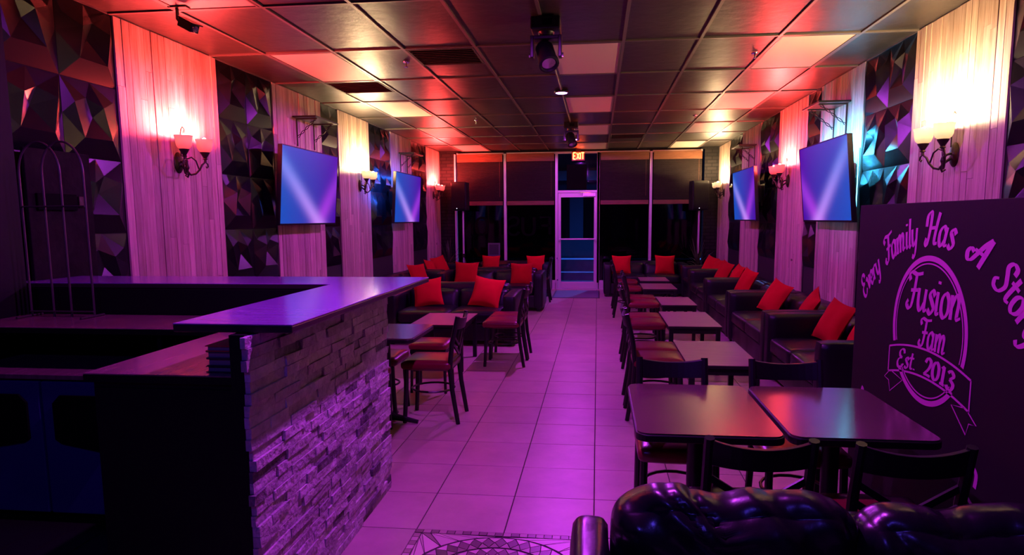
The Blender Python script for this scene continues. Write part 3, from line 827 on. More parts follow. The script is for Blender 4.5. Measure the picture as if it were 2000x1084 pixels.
# ================================================================== STORY BOARD on the right
PB = thing('story_board', 'tall dark partition board with purple lettering and round logo', 'sign board', (1.45, 2.45, 0))
MB().box(0, .045, -1.5, 1.452, 0, 1.553).build('panel', 'board_black', PB, bevel=.003)
def on_board(Y, Z, dd): return (-.0005 - dd, Y - 2.45, Z)
def word_arc(text, start, cap, Rb, wid, c=(3.08, .463), step=None):
    ang = start
    for ch in text:
        adv, st = GL[ch]
        if st:
            mb = MB()
            def fn(px, py, dd, a0=ang):
                rr = Rb + py * cap; an = a0 - (px + py * .12) * cap / Rb * wid
                return on_board(c[0] + rr * math.sin(an), c[1] + rr * math.cos(an), dd)
            for q, s in enumerate(st): ribbon(mb, s, .175, fn, .0012 + .0005 * q)
            mb.build('letter', 'vinyl_purple', PB)
        ang -= adv * cap / Rb * wid
    return ang
def word_flat(text, Y, Z, cap, wid, nib=.165, arc=None):
    for ch in text:
        adv, st = GL[ch]
        if st:
            mb = MB()
            def fn(px, py, dd, y0=Y):
                yy = y0 - (px + py * .12) * cap * wid
                return on_board(yy, Z + py * cap + (arc(yy) if arc else 0), dd)
            for q, s in enumerate(st): ribbon(mb, s, nib, fn, .0012 + .0005 * q)
            mb.build('letter', 'vinyl_purple', PB)
        Y -= adv * cap * wid
    return Y
word_arc('Every', R(49.5), .118, .905, .80)
word_arc('Family', R(29.5), .135, .905, .80)
word_arc('Has', R(4), .140, .905, .95)
word_arc('A', R(-17.5), .135, .905, 1.2)
word_arc('Story', R(-30.5), .135, .905, .92)
word_flat('Fusion', 3.285, 1.066, .172, .92)
word_flat('Fam', 3.145, .910, .130, .90)
arcb = lambda y: .050 * (1 - ((y - 3.07) / .365) ** 2)
word_flat('Est.', 3.345, .752, .088, 1.25, arc=lambda y: arcb(y) * .75)
word_flat('2013', 3.085, .752, .082, 1.55, nib=.20, arc=lambda y: arcb(y) * .75)
def board_line(pts, w, name='outline'):
    mb = MB(); ribbon(mb, pts, w, lambda a, b, dd: on_board(a, b, dd), .0015, contrast=0, smooth=False); mb.build(name, 'vinyl_purple', PB)
c0 = (3.080, .988)
ring = lambda r, a0, a1, n: [(c0[0] + r * math.cos(R(a0 + (a1 - a0) * k / n)), c0[1] + r * math.sin(R(a0 + (a1 - a0) * k / n))) for k in range(n + 1)]
for a0, a1 in ((-18, 198), (222, 318)):
    board_line(ring(.320, a0, a1, 60), .024, 'logo_ring'); board_line(ring(.296, a0, a1, 60), .006, 'logo_ring')
ys = [3.435 - .729 * k / 20 for k in range(21)]
topl = [(y, .853 + arcb(y)) for y in ys]; botl = [(y, .727 + arcb(y)) for y in ys]
board_line(topl, .009, 'banner'); board_line(botl, .009, 'banner')
board_line([topl[0], botl[0]], .009, 'banner'); board_line([topl[-1], botl[-1]], .009, 'banner')
board_line([(3.425, .728), (3.473, .690), (3.425, .682), (3.406, .631), (3.28, .715), (3.40, .735)], .005, 'banner_tail')
board_line([(2.715, .728), (2.65, .689), (2.70, .682), (2.718, .632), (2.837, .722), (2.74, .735)], .005, 'banner_tail')
for pts, w in (([(2.60, .36), (2.70, .42), (2.665, .52), (2.625, .505), (2.63, .45)], .022), ([(3.76, .47), (3.74, .565), (3.705, .50)], .018), ([(3.68, .47), (3.665, .54), (3.64, .49)], .016)):
    mb = MB(); ribbon(mb, pts, w, lambda a, b, dd: on_board(a, b, dd), .0015, contrast=.3); mb.build('letter', 'vinyl_purple', PB)

# ================================================================== WALL SCONCES
def sconce(label, X, Y, Z, rz, tint):
    t = thing('wall_sconce', label, 'wall lamp', (X, Y, Z), rz, 'two-arm wall sconces')
    # oval backplate
    mb = MB().lathe([(.0, .0), (.058, .0), (.058, .006), (.046, .018), (.02, .026), (.0, .027)], (0, 0, 0), 20, (1, 0, 0))
    mb.v = [(x, y, z * 1.45) for x, y, z in mb.v]
    mb.build('backplate', 'bronze', t, smooth=True)
    ctr = MB().tube([(.02, 0, -.02), (.06, 0, -.05), (.09, 0, -.085), (.075, 0, -.115), (.055, 0, -.10)], [.010, .010, .009, .008, .006], 8)
    ctr.tube([(.02, 0, .01), (.055, 0, .0), (.075, 0, -.03), (.07, 0, -.07)], .009, 8)
    ctr.lathe([(.0, -.10), (.014, -.09), (.010, -.06), (.018, -.04), (.010, -.01), (.012, .02), (.0, .03)], (.075, 0, 0), 10)
    ctr.build('stem', 'bronze', t, smooth=True)
    MB().tube([(.03, 0, .05), (.03, .0, .20), (.035, .01, .265), (.035, .03, .285), (.035, .052, .268), (.035, .046, .243), (.035, .03, .245)], .0045, 6).build('finial', 'bronze', t, smooth=True)
    for s in (-1, 1):
        arm = MB().tube([(.075, 0, -.075), (.085, s * .03, -.095), (.10, s * .07, -.085), (.115, s * .105, -.05), (.125, s * .125, -.01), (.145, s * .142, .015), (.15, s * .165, .0), (.15, s * .17, -.022), (.148, s * .155, -.032), (.147, s * .145, -.022)],
                        [.008, .008, .008, .008, .008, .007, .006, .006, .005, .005], 8)
        arm.tube([(.08, s * .005, .03), (.09, s * .04, .045), (.105, s * .075, .02), (.112, s * .10, -.045)], .006, 8)
        arm.build('arm', 'bronze', t, smooth=True)
        cx, cy = .148, s * .138
        cup = MB().lathe([(.0, .012), (.012, .014), (.010, .03), (.020, .036), (.014, .046), (.018, .054), (.036, .084), (.038, .092), (.0, .094)], (cx, cy, 0), 14)
        cup.build('cup', 'bronze', t, smooth=True)
        sh = MB().lathe([(.030, .092), (.047, .104), (.057, .125), (.060, .15), (.061, .172), (.069, .195), (.066, .195), (.058, .172), (.057, .15), (.054, .126), (.045, .107), (.028, .096)], (cx, cy, 0), 20, cap=False)
        shd = sh.build('shade', 'shade_glass', t, smooth=True)
        MB().lathe([(.009, .094), (.010, .135), (.010, .150)], (cx, cy, 0), 8).build('bulb_holder', 'bronze', shd, smooth=True)
        MB().lathe([(.0, .150), (.012, .155), (.019, .172), (.019, .186), (.012, .203), (.0, .210)], (cx, cy, 0), 12).build('bulb', 'bulb_red' if tint == 'red' else 'bulb_warm', shd, smooth=True)
    return t
emit_area = 4 * math.pi * .019 ** 2
for nm, P, c in (('bulb_red', P_RED, RED), ('bulb_warm', P_WARM, WARM)):
    e = [n for n in M[nm].node_tree.nodes if n.type == 'EMISSION'][0]
    e.inputs[0].default_value = (*c, 1); e.inputs[1].default_value = P / (math.pi * emit_area)
sconce('red glowing sconce on the nearest left plank panel', XL + .024, 5.07, 1.955, 0, 'red')
sconce('warm white sconce between the two left televisions', XL + .024, 9.20, 1.97, 0, 'warm')
sconce('red glowing sconce at the far end of the left wall', XL + .024, 13.45, 1.985, 0, 'red')
sconce('bright warm sconce above the story board on the right', XR - .024, 4.95, 1.91, math.pi, 'warm')
sconce('red glowing sconce between the two right televisions', XR - .024, 9.0, 1.955, math.pi, 'red')
sconce('warm white sconce at the far end of the right wall', XR - .024, 13.38, 1.97, math.pi, 'warm')

# ================================================================== TELEVISIONS
def television(label, Xb, Xt, Yc, z0, wid, hgt, side, scr, back=None):
    s = 1 if side == 'left' else -1
    off = abs((XL if s > 0 else XR) - Xb)
    t = thing('television', label, 'television', (XL if s > 0 else XR, Yc, z0), 0 if s > 0 else math.pi, 'wall televisions')
    lean = abs(Xt - Xb) / hgt
    def P(x, y, z): return (off + x + lean * z, y, z)
    def pb(name, mt, x0, x1, y0, y1, za, zb, par, **k):
        mb = MB().box(x0, x1, y0, y1, za, zb); mb.v = [P(*v) for v in mb.v]; return mb.build(name, mt, par, **k)
    h = wid / 2
    pb('housing', 'tv_black', -.045, -.004, -h, h, 0, hgt, t, bevel=.004)
    bz = MB().box(-.004, .002, -h, h, 0, .018).box(-.004, .002, -h, h, hgt - .010, hgt).box(-.004, .002, -h, -h + .010, .018, hgt - .010).box(-.004, .002, h - .010, h, .018, hgt - .010)
    bz.v = [P(*v) for v in bz.v]; bz.build('bezel', 'tv_black', t)
    sm = MB(); sm.add([P(-.0015, -h + .01, .018), P(-.0015, h - .01, .018), P(-.0015, h - .01, hgt - .01), P(-.0015, -h + .01, hgt - .01)], [(0, 1, 2, 3)])
    o = sm.build('screen', scr, t)
    uvl = o.data.uv_layers.new(name='UVMap')
    uvs = {0: (0, 0), 1: (1, 0), 2: (1, 1), 3: (0, 1)}
    for lp_ in o.data.loops: uvl.data[lp_.index].uv = uvs[lp_.vertex_index]
    mt = MB().box(.029, .036, -.20, .20, .22, .58)
    mt.obox((.036 + (off - .045 - .036) / 2 + lean * .2, 0, .40), ((off - .075) / 2 + .01, 0, 0), (0, .03, 0), (0, 0, .12))
    mt.build('wall_bracket', 'black_metal', t)
    if back:
        nm, col, pw, inset, v = back
        q = -1 if s > 0 else 1                            # towards the end nearest the viewer
        e = q * (h - inset)
        pb('back_light', nm, -.052, -.046, min(e - q * .012, e - q * .022), max(e - q * .012, e - q * .022), .06, hgt - .04, t)
        l = light('back_glow', 'AREA', P(-.056, e - q * .017, hgt / 2), pw * v, col, t, hgt - .12, (0, R(90), 0), size_y=.012); l.data.spread = R(180)
        pb('back_light', nm, -.052, -.046, -h * .9, h * .9, hgt - .03, hgt - .02, t)
        l = light('back_glow', 'AREA', P(-.056, 0, hgt - .025), pw * (1.3 - v), col, t, .012, (0, R(90), 0), size_y=wid * .88); l.data.spread = R(180)
    pb('rear_box', 'tv_black', -.075, -.045, -h * .62, h * .62, .05, .42, t, bevel=.006)
    return t
television('big television on the left wall, nearest the bar', -3.15, -3.085, 7.055, 1.44, 1.43, .80, 'left', 'screen_a')
television('farther television on the left wall, past the warm sconce', -3.10, -3.05, 10.69, 1.435, 1.45, .79, 'left', 'screen_a', ('led_blue', (.03, .14, 1.0), P_BLUE, .05, 1.0))
television('big television on the right wall with cyan glow behind', 2.28, 2.20, 7.03, 1.44, 1.43, .79, 'right', 'screen_b', ('led_cyan', (.05, .50, 1.0), P_CYAN, .42, .35))
television('farther television on the right wall, near the windows', 2.20, 2.145, 10.38, 1.44, 1.48, .76, 'right', 'screen_c')
t = thing('led_strip', 'cyan light strip on the plank panel edge by the near right television', 'light strip', (XR - .036, 6.625, 1.45))
MB().box(-.004, .006, -.006, .006, 0, .68).build('channel', 'aluminium', t)
MB().box(-.008, -.004, -.005, .005, .01, .67).build('glow_strip', 'led_cyan', t)
t = thing('media_box', 'small red and black box fixed behind the near right television', 'box', (XR - .06, 6.80, 1.70))
MB().box(-.03, .03, -.09, .09, .16, .30).build('red_cover', 'red_plastic', t, bevel=.006)
MB().box(-.035, .035, -.10, .10, 0, .16).build('body', 'tv_black', t, bevel=.006)

# ================================================================== SHELVES over the televisions
def wall_shelf(label, side, Y0, Y1, Z, dep=.27):
    s = 1 if side == 'left' else -1; X = (XL if s > 0 else XR) + s * .024
    t = thing('wall_shelf', label, 'shelf', (X, (Y0 + Y1) / 2, Z), 0 if s > 0 else math.pi, 'empty shelves over the televisions')
    h = (Y1 - Y0) / 2
    MB().box(0, dep, -h, h, 0, .018).build('board', 'black_metal', t, bevel=.002)
    for q in (-h + .10, h - .10):
        b = MB().box(0, .010, q - .009, q + .009, -.30, 0).box(.010, dep - .03, q - .009, q + .009, -.010, 0)
        br = b.build('bracket', 'iron', t)
        mb = MB()
        for ph in (0, math.pi):
            pts = []
            for k in range(25):
                f = k / 24; x = .012 + f * (dep - .06); z = -.20 + f * .19
                a = f * math.pi * 4 + ph
                pts.append((x + math.cos(a) * .010 * .7, q + math.sin(a) * .010, z - math.cos(a) * .010 * .7))
            mb.tube(pts, .004, 5)
        mb.build('twisted_brace', 'iron', br, smooth=True)
    return t
wall_shelf('empty black shelf over the near left television', 'left', 7.15, 7.80, 2.615)
wall_shelf('empty black shelf over the farther left television', 'left', 11.10, 11.70, 2.60)
wall_shelf('empty black shelf over the near right television', 'right', 6.93, 7.48, 2.60, .30)
wall_shelf('empty black shelf over the farther right television', 'right', 10.80, 11.40, 2.60)

# ================================================================== CHAIRS
def chair():
    t = thing('dining_chair', '', 'chair', (0, 0, 0), 0, 'black metal chairs with burgundy seats')
    for s in (-1, 1):
        MB().tube([(s * .165, -.175, 0), (s * .160, -.160, .25), (s * .158, -.155, .41)], [.016, .018, .018], 8).build('leg', 'black_metal', t, smooth=True)
        MB().tube([(s * .165, .225, 0), (s * .162, .185, .25), (s * .160, .170, .42), (s * .160, .190, .60), (s * .160, .235, .795)], [.016, .018, .019, .018, .017], 8).build('leg', 'black_metal', t, smooth=True)
    fr = MB().tube([(-.158, -.155, .405), (.158, -.155, .405)], .012, 8)
    for s in (-1, 1): fr.tube([(s * .158, -.155, .405), (s * .160, .172, .405)], .012, 8)
    fr.tube([(-.16, .172, .405), (.16, .172, .405)], .012, 8)
    fr.build('seat_frame', 'black_metal', t, smooth=True)
    ring = MB().tube([(.150 * math.cos(R(a)), .005 + .160 * math.sin(R(a)), .23) for a in range(0, 361, 20)], .008, 6)
    ring.build('foot_ring', 'black_metal', t, smooth=True)
    mb = MB(); soft(mb, (0, -.005, .430), .187, .192, .034, .030, n=10, puff=(0, 0, .016))
    mb.build('seat_pad', 'vinyl', t, smooth=True, auto=60)
    # curved top rail, bowed backwards and dipped in the middle
    mb = MB(); n = 10; vs = []
    for k in range(n + 1):
        u = -1 + 2 * k / n; b = (1 - u * u) * .028; dip = (1 - u * u) * .022
        for (dy, z) in ((-.011, .70), (.011, .70), (.011, .79), (-.011, .79)):
            zz = z - (dip if z > .75 else dip * .4)
            vs.append((u * .158, .213 + (zz - .70) * .22 + b + dy, zz))
    fs = [(k * 4 + a, k * 4 + (a + 1) % 4, k * 4 + 4 + (a + 1) % 4, k * 4 + 4 + a) for k in range(n) for a in range(4)] + [(0, 1, 2, 3), (n * 4, n * 4 + 1, n * 4 + 2, n * 4 + 3)]
    mb.add(vs, fs); mb.build('top_rail', 'black_metal', t, bevel=.003)
    for s in (-1, 1):                                       # two chevron slats on each side
        for dz in (0, -.065):
            MB().bar((s * .158, .200, .655 + dz), (s * .006, .205, .560 + dz), .012, .022).build('slat', 'black_metal', t)
    MB().bar((-.16, .182, .475), (.16, .182, .475), .014, .020).build('low_rail', 'black_metal', t)
    return t
chair0 = chair(); used = [False]
def put_chair(x, y, rz, label, group):
    o = chair0
    if used[0]: o = dup(chair0, (x, y, 0), R(rz), label, group)
    else:
        used[0] = True; o.location = (x, y, 0); o.rotation_euler = (0, 0, R(rz)); o['label'] = label; o['group'] = group
    return o
gR, gL, gT = 'chairs along the right row of low tables', 'chairs at the left tables', 'chairs around the near double table'
put_chair(.375, 3.10, 0, 'chair on the far side of the near double table, left of the two', gT)
put_chair(.925, 3.10, 0, 'chair on the far side of the near double table, right of the two', gT)
put_chair(.52, 2.335, 180, 'chair seen from behind in front of the near double table, left of the two', gT)
put_chair(.975, 2.32, 180, 'chair seen from behind in front of the near double table, beside the story board', gT)
for x, y, lab in ((.452, 5.00, 'nearer of two burgundy chairs at the nearest low table'), (.452, 5.40, 'farther of two burgundy chairs at the nearest low table'),
                  (.482, 6.72, 'nearer of two burgundy chairs at the second low table'), (.482, 7.13, 'farther of two burgundy chairs at the second low table'),
                  (.565, 8.33, 'nearer of two burgundy chairs at the third low table'), (.565, 8.86, 'farther of two burgundy chairs at the third low table'),
                  (.475, 10.15, 'burgundy chair at the fourth low table of the right row'), (.475, 11.20, 'burgundy chair at the farthest low table of the right row')):
    put_chair(x, y, 90, lab, gR)
put_chair(-1.23, 4.80, -90, 'chair turned to the table behind the bar end, whole in view', gL)
put_chair(-1.63, 4.30, 180, 'chair half hidden by the stone bar end', gL)
put_chair(-1.68, 4.90, 90, 'chair pushed under the far left side of the table by the bar', gL)
put_chair(-.955, 6.70, -90, 'nearer of two chairs in front of the near left sofa', gL)
put_chair(-.955, 7.10, -90, 'farther of two chairs in front of the near left sofa', gL)
put_chair(-1.06, 11.95, -90, 'chair standing behind the second left sofa, by the window', gL)
# backless stool
t = thing('low_stool', 'backless stool with red seat between the two left tables', 'stool', (-1.44, 5.62, 0))
mb = MB(); soft(mb, (0, 0, .405), .17, .17, .03, .026, n=8, puff=(0, 0, .015)); mb.build('seat_pad', 'vinyl', t, smooth=True, auto=60)
MB().box(-.155, .155, -.155, .155, .345, .376).build('apron', 'black_metal', t)
for sx in (-1, 1):
    for sy in (-1, 1): MB().tube([(sx * .15, sy * .15, 0), (sx * .14, sy * .14, .36)], .013, 8).build('leg', 'black_metal', t, smooth=True)

# ================================================================== TABLES
def rrect(w, d, r, n=5):
    out = []
    for cx, cy, a0 in ((w - r, d - r, 0), (-w + r, d - r, 90), (-w + r, -d + r, 180), (w - r, -d + r, 270)):
        for k in range(n + 1): a = R(a0 + 90 * k / n); out.append((cx + r * math.cos(a), cy + r * math.sin(a)))
    return out
def pedestal_table(label, x0, x1, y0, y1, z, group):
    t = thing('pedestal_table', label, 'table', ((x0 + x1) / 2, (y0 + y1) / 2, 0), 0, group)
    w, d = (x1 - x0) / 2, (y1 - y0) / 2
    MB().prism(rrect(w - .006, d - .006, .045), z - .006, z).build('table_top', 'table_top', t)
    MB().prism(rrect(w, d, .05), z - .034, z - .006).build('edge_band', 'table_edge', t, bevel=.004)
    MB().lathe([(.035, .03), (.035, z - .05), (.06, z - .048), (.06, z - .036)], (0, 0, 0), 16).build('column', 'black_metal', t, smooth=True)
    sp = MB()
    for a in (45, 135): sp.bar((-.20 * math.cos(R(a)), -.20 * math.sin(R(a)), z - .044), (.20 * math.cos(R(a)), .20 * math.sin(R(a)), z - .044), .04, .014)
    sp.build('spider', 'black_metal', t)
    for k in range(4):
        a = R(90 * k)
        MB().tube([(.03 * math.cos(a), .03 * math.sin(a), .05), (.12 * math.cos(a), .12 * math.sin(a), .035), (.23 * math.cos(a), .23 * math.sin(a), .014)], [.03, .022, .014], 8).build('foot', 'black_metal', t, smooth=True)
    return t
pedestal_table('near dark table with rounded corners, left half of the double table', .15, .698, 2.44, 3.21, .69, 'near double table')
pedestal_table('near dark table with rounded corners, right half of the double table by the story board', .714, 1.25, 2.45, 3.21, .69, 'near double table')
pedestal_table('dark pedestal table just behind the stone bar end', -1.82, -1.24, 4.30, 4.94, .69, 'left tables')
def low_table(label, x0, x1, y0, y1, z, group):
    t = thing('low_table', label, 'table', ((x0 + x1) / 2, (y0 + y1) / 2, 0), 0, group)
    w, d = (x1 - x0) / 2, (y1 - y0) / 2
    MB().box(-w, w, -d, d, z - .004, z).build('table_top', 'table_top_light', t)
    MB().box(-w, w, -d, d, z - .026, z - .0045).build('edge_band', 'table_edge', t)
    for s in (-1, 1):
        MB().box(-w + .05, w - .05, s * (d - .03) - .008, s * (d - .03) + .008, z - .075, z - .027).build('apron', 'black_metal', t)
        MB().box(s * (w - .03) - .008, s * (w - .03) + .008, -d + .05, d - .05, z - .075, z - .027).build('apron', 'black_metal', t)
        for q in (-1, 1): MB().box(s * (w - .03) - .02, s * (w - .03) + .02, q * (d - .03) - .02, q * (d - .03) + .02, 0, z - .027).build('leg', 'black_metal', t, bevel=.003)
    return t
gl = 'low wood-topped tables in the right row'
low_table('nearest low table of the right row with a warm glint on top', .635, 1.135, 4.64, 5.57, .472, gl)
low_table('second low table from the near end of the right row', .675, 1.17, 6.33, 7.33, .472, gl)
low_table('third low table from the near end of the right row', .76, 1.17, 7.90, 8.72, .472, gl)
low_table('fourth low table of the right row', .665, 1.15, 9.70, 10.53, .472, gl)
low_table('farthest low table of the right row, by the window', .70, 1.17, 10.95, 11.65, .472, gl)
low_table('low table in front of the near left sofa', -1.82, -1.29, 6.25, 7.05, .472, 'left tables')

# ================================================================== SOFAS
def sofa(label, loc, rz, L, D=.87, group='black leather sofas', at=.62, bt=.62, seed=0, n=2):
    t = thing('leather_sofa', label, 'sofa', (*loc, 0), R(rz), group)
    h = L / 2; aw = .15
    MB().box(-h + .01, h - .01, -D / 2 + .03, D / 2 - .01, .06, .26).build('base', 'leather', t, bevel=.012)
    for s in (-1, 1):
        mb = MB(); soft(mb, (s * (h - aw / 2), -.005, (at + .05) / 2), aw / 2, D / 2 - .005, (at - .05) / 2, .028, n=8, puff=(0, .004, .006)); mb.build('arm', 'leather', t, smooth=True, auto=60)
    mb = MB(); soft(mb, (0, D / 2 - .10, (bt + .08) / 2), h - aw - .002, .095, (bt - .08) / 2, .05, n=12, puff=(0, .0, .012), wrinkle=.008, seed=seed); mb.build('backrest', 'leather', t, smooth=True, auto=60)
    w = (L - 2 * aw) / n
    for k in range(n):
        xc = -h + aw + w * (k + .5)
        mb = MB(); soft(mb, (xc, -.105, .335), w / 2 - .003, D / 2 - .115, .075, .04, n=10, puff=(0, .006, .018), wrinkle=.005, seed=seed + k); mb.build('seat_cushion', 'leather', t, smooth=True, auto=60)
        mb = MB(); soft(mb, (xc, D / 2 - .245, .49), w / 2 - .006, .055, .125, .045, n=12, puff=(0, .025, .012), wrinkle=.012, seed=seed + k * 3 + 5)
        mb.v = [(x, y + (z - .4) * .18, z) for x, y, z in mb.v]
        mb.build('back_cushion', 'leather', t, smooth=True, auto=60)
    for sx in (-1, 1):
        for sy in (-1, 1): MB().box(sx * (h - .08) - .025, sx * (h - .08) + .025, sy * (D / 2 - .08) - .025, sy * (D / 2 - .08) + .025, 0, .062).build('foot', 'black_metal', t)
    return t
gs, gw = 'black leather sofas along the right wall', 'black leather sofas on the left side'
sofa('black leather sofa nearest the story board on the right wall', (1.985, 5.53), -90, 1.57, group=gs, seed=1)
sofa('second black leather sofa on the right wall, behind the double armrest', (1.985, 7.215), -90, 1.76, group=gs, seed=4)
sofa('third black leather sofa along the right wall', (1.985, 8.955), -90, 1.69, group=gs, seed=9)
sofa('fourth black leather sofa along the right wall', (1.985, 10.66), -90, 1.69, group=gs, seed=13)
sofa('black leather armchair at the far end of the right wall', (1.985, 12.05), -90, 1.06, group=gs, seed=17, n=1)
sofa('black leather sofa facing the viewer behind the left chairs', (-1.735, 8.03), 0, 1.58, group=gw, seed=21, at=.60, bt=.68)
sofa('second black leather sofa facing the viewer, farther left', (-1.735, 10.98), 0, 1.74, group=gw, seed=25, at=.62, bt=.66)
sofa('black leather sofa against the left wall beyond the bar tip', (-2.985, 10.28), 90, 1.72, .70, group=gw, seed=29)
sofa('black leather sofa against the far end of the left wall', (-2.985, 12.15), 90, 1.80, .70, group=gw, seed=33)
sofa('black leather sofa under the windows left of the door', (-1.72, 13.10), 0, 1.62, .85, group='sofas under the windows', seed=37, bt=.64)
sofa('black leather sofa under the windows right of the door', (.92, 13.10), 0, 1.60, .85, group='sofas under the windows', seed=41, bt=.64)

# ---- near sofa with crumpled back cushions, cut off by the lower edge
t = thing('crumpled_sofa', 'black leather sofa with crumpled shiny back cushions in the foreground', 'sofa', (.68, 1.50, 0))
def dense(mb, c, *a, **k): return soft(mb, c, *a, **k)
mb = MB(); dense(mb, (-.695, .02, .325), .056, .44, .275, .038, n=16, puff=(.006, 0, .008), wrinkle=.004, seed=3, wscale=9); mb.build('arm', 'leather_gloss', t, smooth=True, auto=70)
mb = MB(); dense(mb, (.695, .02, .325), .056, .44, .275, .038, n=10); mb.build('arm', 'leather_gloss', t, smooth=True, auto=70)
MB().box(-.63, .63, -.40, .46, .06, .26).build('base', 'leather_gloss', t, bevel=.015)
mb = MB(); dense(mb, (0, .425, .36), .632, .045, .28, .04, n=10); mb.build('backrest', 'leather_gloss', t, smooth=True, auto=70)
def crumple(mb, seed, tilt, lobe):
    out = []
    for x, y, z in mb.v:
        k = max(0.0, min(1.0, (z - .38) / .30))
        a = x * math.cos(tilt) * 7.5 + z * 6 + 1.3 * noise.noise(Vector((x * 3, z * 3, seed))) + seed
        w = noise.noise(Vector((a, z * 2.2 + seed, 0))) * .034 + abs(noise.noise(Vector((a * 1.9, z * 3.1, seed)))) * .034 + noise.noise(Vector((x * 30, z * 22, seed))) * .0035
        out.append((x, y - w * (.35 + .65 * k), z + .8 * w * k - .022 * k * math.exp(-((x - lobe) / .07) ** 2)))
    mb.v = out
for k, (xc, w, zt) in enumerate(((-.313, .318, .165), (.318, .308, .145))):
    mb = MB(); dense(mb, (xc, .285, .570), w, .095, zt, .080, n=48, puff=(.008, .035, .020)); crumple(mb, 3.3 + 5.1 * k, .5, (-.36, .22)[k])
    mb.build('back_cushion', 'leather_gloss', t, smooth=True, auto=80)
for xc in (-.315, .315):
    mb = MB(); dense(mb, (xc, -.09, .345), .31, .31, .08, .05, n=10, puff=(0, .01, .02), wrinkle=.006, seed=8); mb.build('seat_cushion', 'leather_gloss', t, smooth=True, auto=70)
for sx in (-1, 1):
    for sy in (-1, 1): MB().box(sx * .58 - .025, sx * .58 + .025, sy * .34 - .025, sy * .34 + .025, 0, .062).build('foot', 'black_metal', t)

# ================================================================== CUSHIONS
def pillow_mesh(s=.20, T=.065, seed=0):
    mb = MB(); n = 14
    for side in (-1, 1):
        o = len(mb.v)
        for j in range(n + 1):
            for i in range(n + 1):
                u, v = 2 * i / n - 1, 2 * j / n - 1
                x = u * s * (1 - .10 * (1 - v * v)); z = v * s * (1 - .10 * (1 - u * u))
                th = T * max(0, (1 - abs(u) ** 2.4) * (1 - abs(v) ** 2.4)) ** .55
                w = noise.noise(Vector((u * 2 + seed, v * 2, seed * 1.7))) * .010 * (1 - abs(u) ** 4) * (1 - abs(v) ** 4)
                mb.v.append((x, side * th + w, z))
        for j in range(n):
            for i in range(n):
                a = o + j * (n + 1) + i; q = (a, a + 1, a + n + 2, a + n + 1)
                mb.f.append(q if side > 0 else q[::-1])
    return mb.mesh('throw_pillow', 'red_fabric', smooth=True, auto=80)
pm = [pillow_mesh(.20, .065, k * 3.1) for k in range(4)]
def pillow(label, loc, yaw, lean, spin, group, size=1.0, k=[0]):
    o = link('throw_pillow', pm[k[0] % 4]); k[0] += 1
    o.matrix_world = Matrix.Translation(loc) @ Matrix.Rotation(R(yaw), 4, 'Z') @ Matrix.Rotation(R(-lean), 4, 'X') @ Matrix.Rotation(R(spin), 4, 'Y') @ Matrix.Scale(size * .94, 4)
    return tag(o, label, 'pillow', group)
gp, gq, gz = 'red pillows on the right wall sofas', 'red pillows on the left sofas', 'red pillows on the window sofas'
pillow('large red pillow on the sofa nearest the story board', (2.020, 5.900, 0.590), -78, 26, 8, gp, 1.05)
pillow('red pillow half hidden behind the story board', (2.060, 5.360, 0.580), -90, 25, 0, gp)
pillow('wide red pillow leaning at the far arm of the second right sofa', (1.990, 7.700, 0.590), -70, 28, 12, gp, 1.08)
pillow('small red pillow just behind the double armrest', (2.060, 6.700, 0.615), -95, 28, 20, gp, .95)
pillow('red pillow on the third right sofa', (2.010, 9.280, 0.610), -75, 25, 8, gp, 1.05)
pillow('left of two red pillows on the fourth right sofa', (2.000, 10.850, 0.615), -72, 25, 10, gp, 1.05)
pillow('right of two red pillows on the fourth right sofa', (2.040, 10.080, 0.625), -85, 26, 6, gp)
pillow('red pillow at the far right end of the wall sofas', (2.000, 12.200, 0.630), -65, 25, 10, gp)
pillow('small red pillow next to the farthest one on the right wall', (2.060, 11.840, 0.620), -85, 26, 4, gp, .9)
pillow('red pillow at the left end of the near left sofa', (-2.090, 8.020, 0.590), 8, 24, -7, gq, .98)
pillow('red pillow at the right end of the near left sofa', (-1.345, 8.000, 0.595), -6, 26, 9, gq, 1.06)
pillow('red pillow on the left of the second left sofa', (-2.200, 11.020, 0.580), 3, 20, 2, gq, 1.08)
pillow('red pillow on the right of the second left sofa', (-1.260, 11.020, 0.575), -3, 20, -1, gq, 1.02)
pillow('red pillow on the left wall sofa behind the bar tip', (-2.950, 10.720, 0.585), 55, 25, 0, gq)
pillow('red pillow on the far left wall sofa', (-2.950, 12.300, 0.615), 60, 25, -8, gq, 1.05)
pillow('darker red pillow beside the far left wall pillow', (-2.980, 11.750, 0.595), 80, 25, 6, gq)
pillow('red pillow under the far left window', (-2.110, 13.070, 0.595), 0, 18, 1, gz, .98)
pillow('red pillow under the window left of the door, behind a chair', (-1.210, 13.070, 0.595), 0, 18, -2, gz, .98)
pillow('red pillow under the windows just right of the door', (0.470, 13.070, 0.590), 0, 18, 0, gz)
pillow('red pillow under the windows at the far right', (1.300, 13.070, 0.590), 0, 18, 1, gz, 1.02)

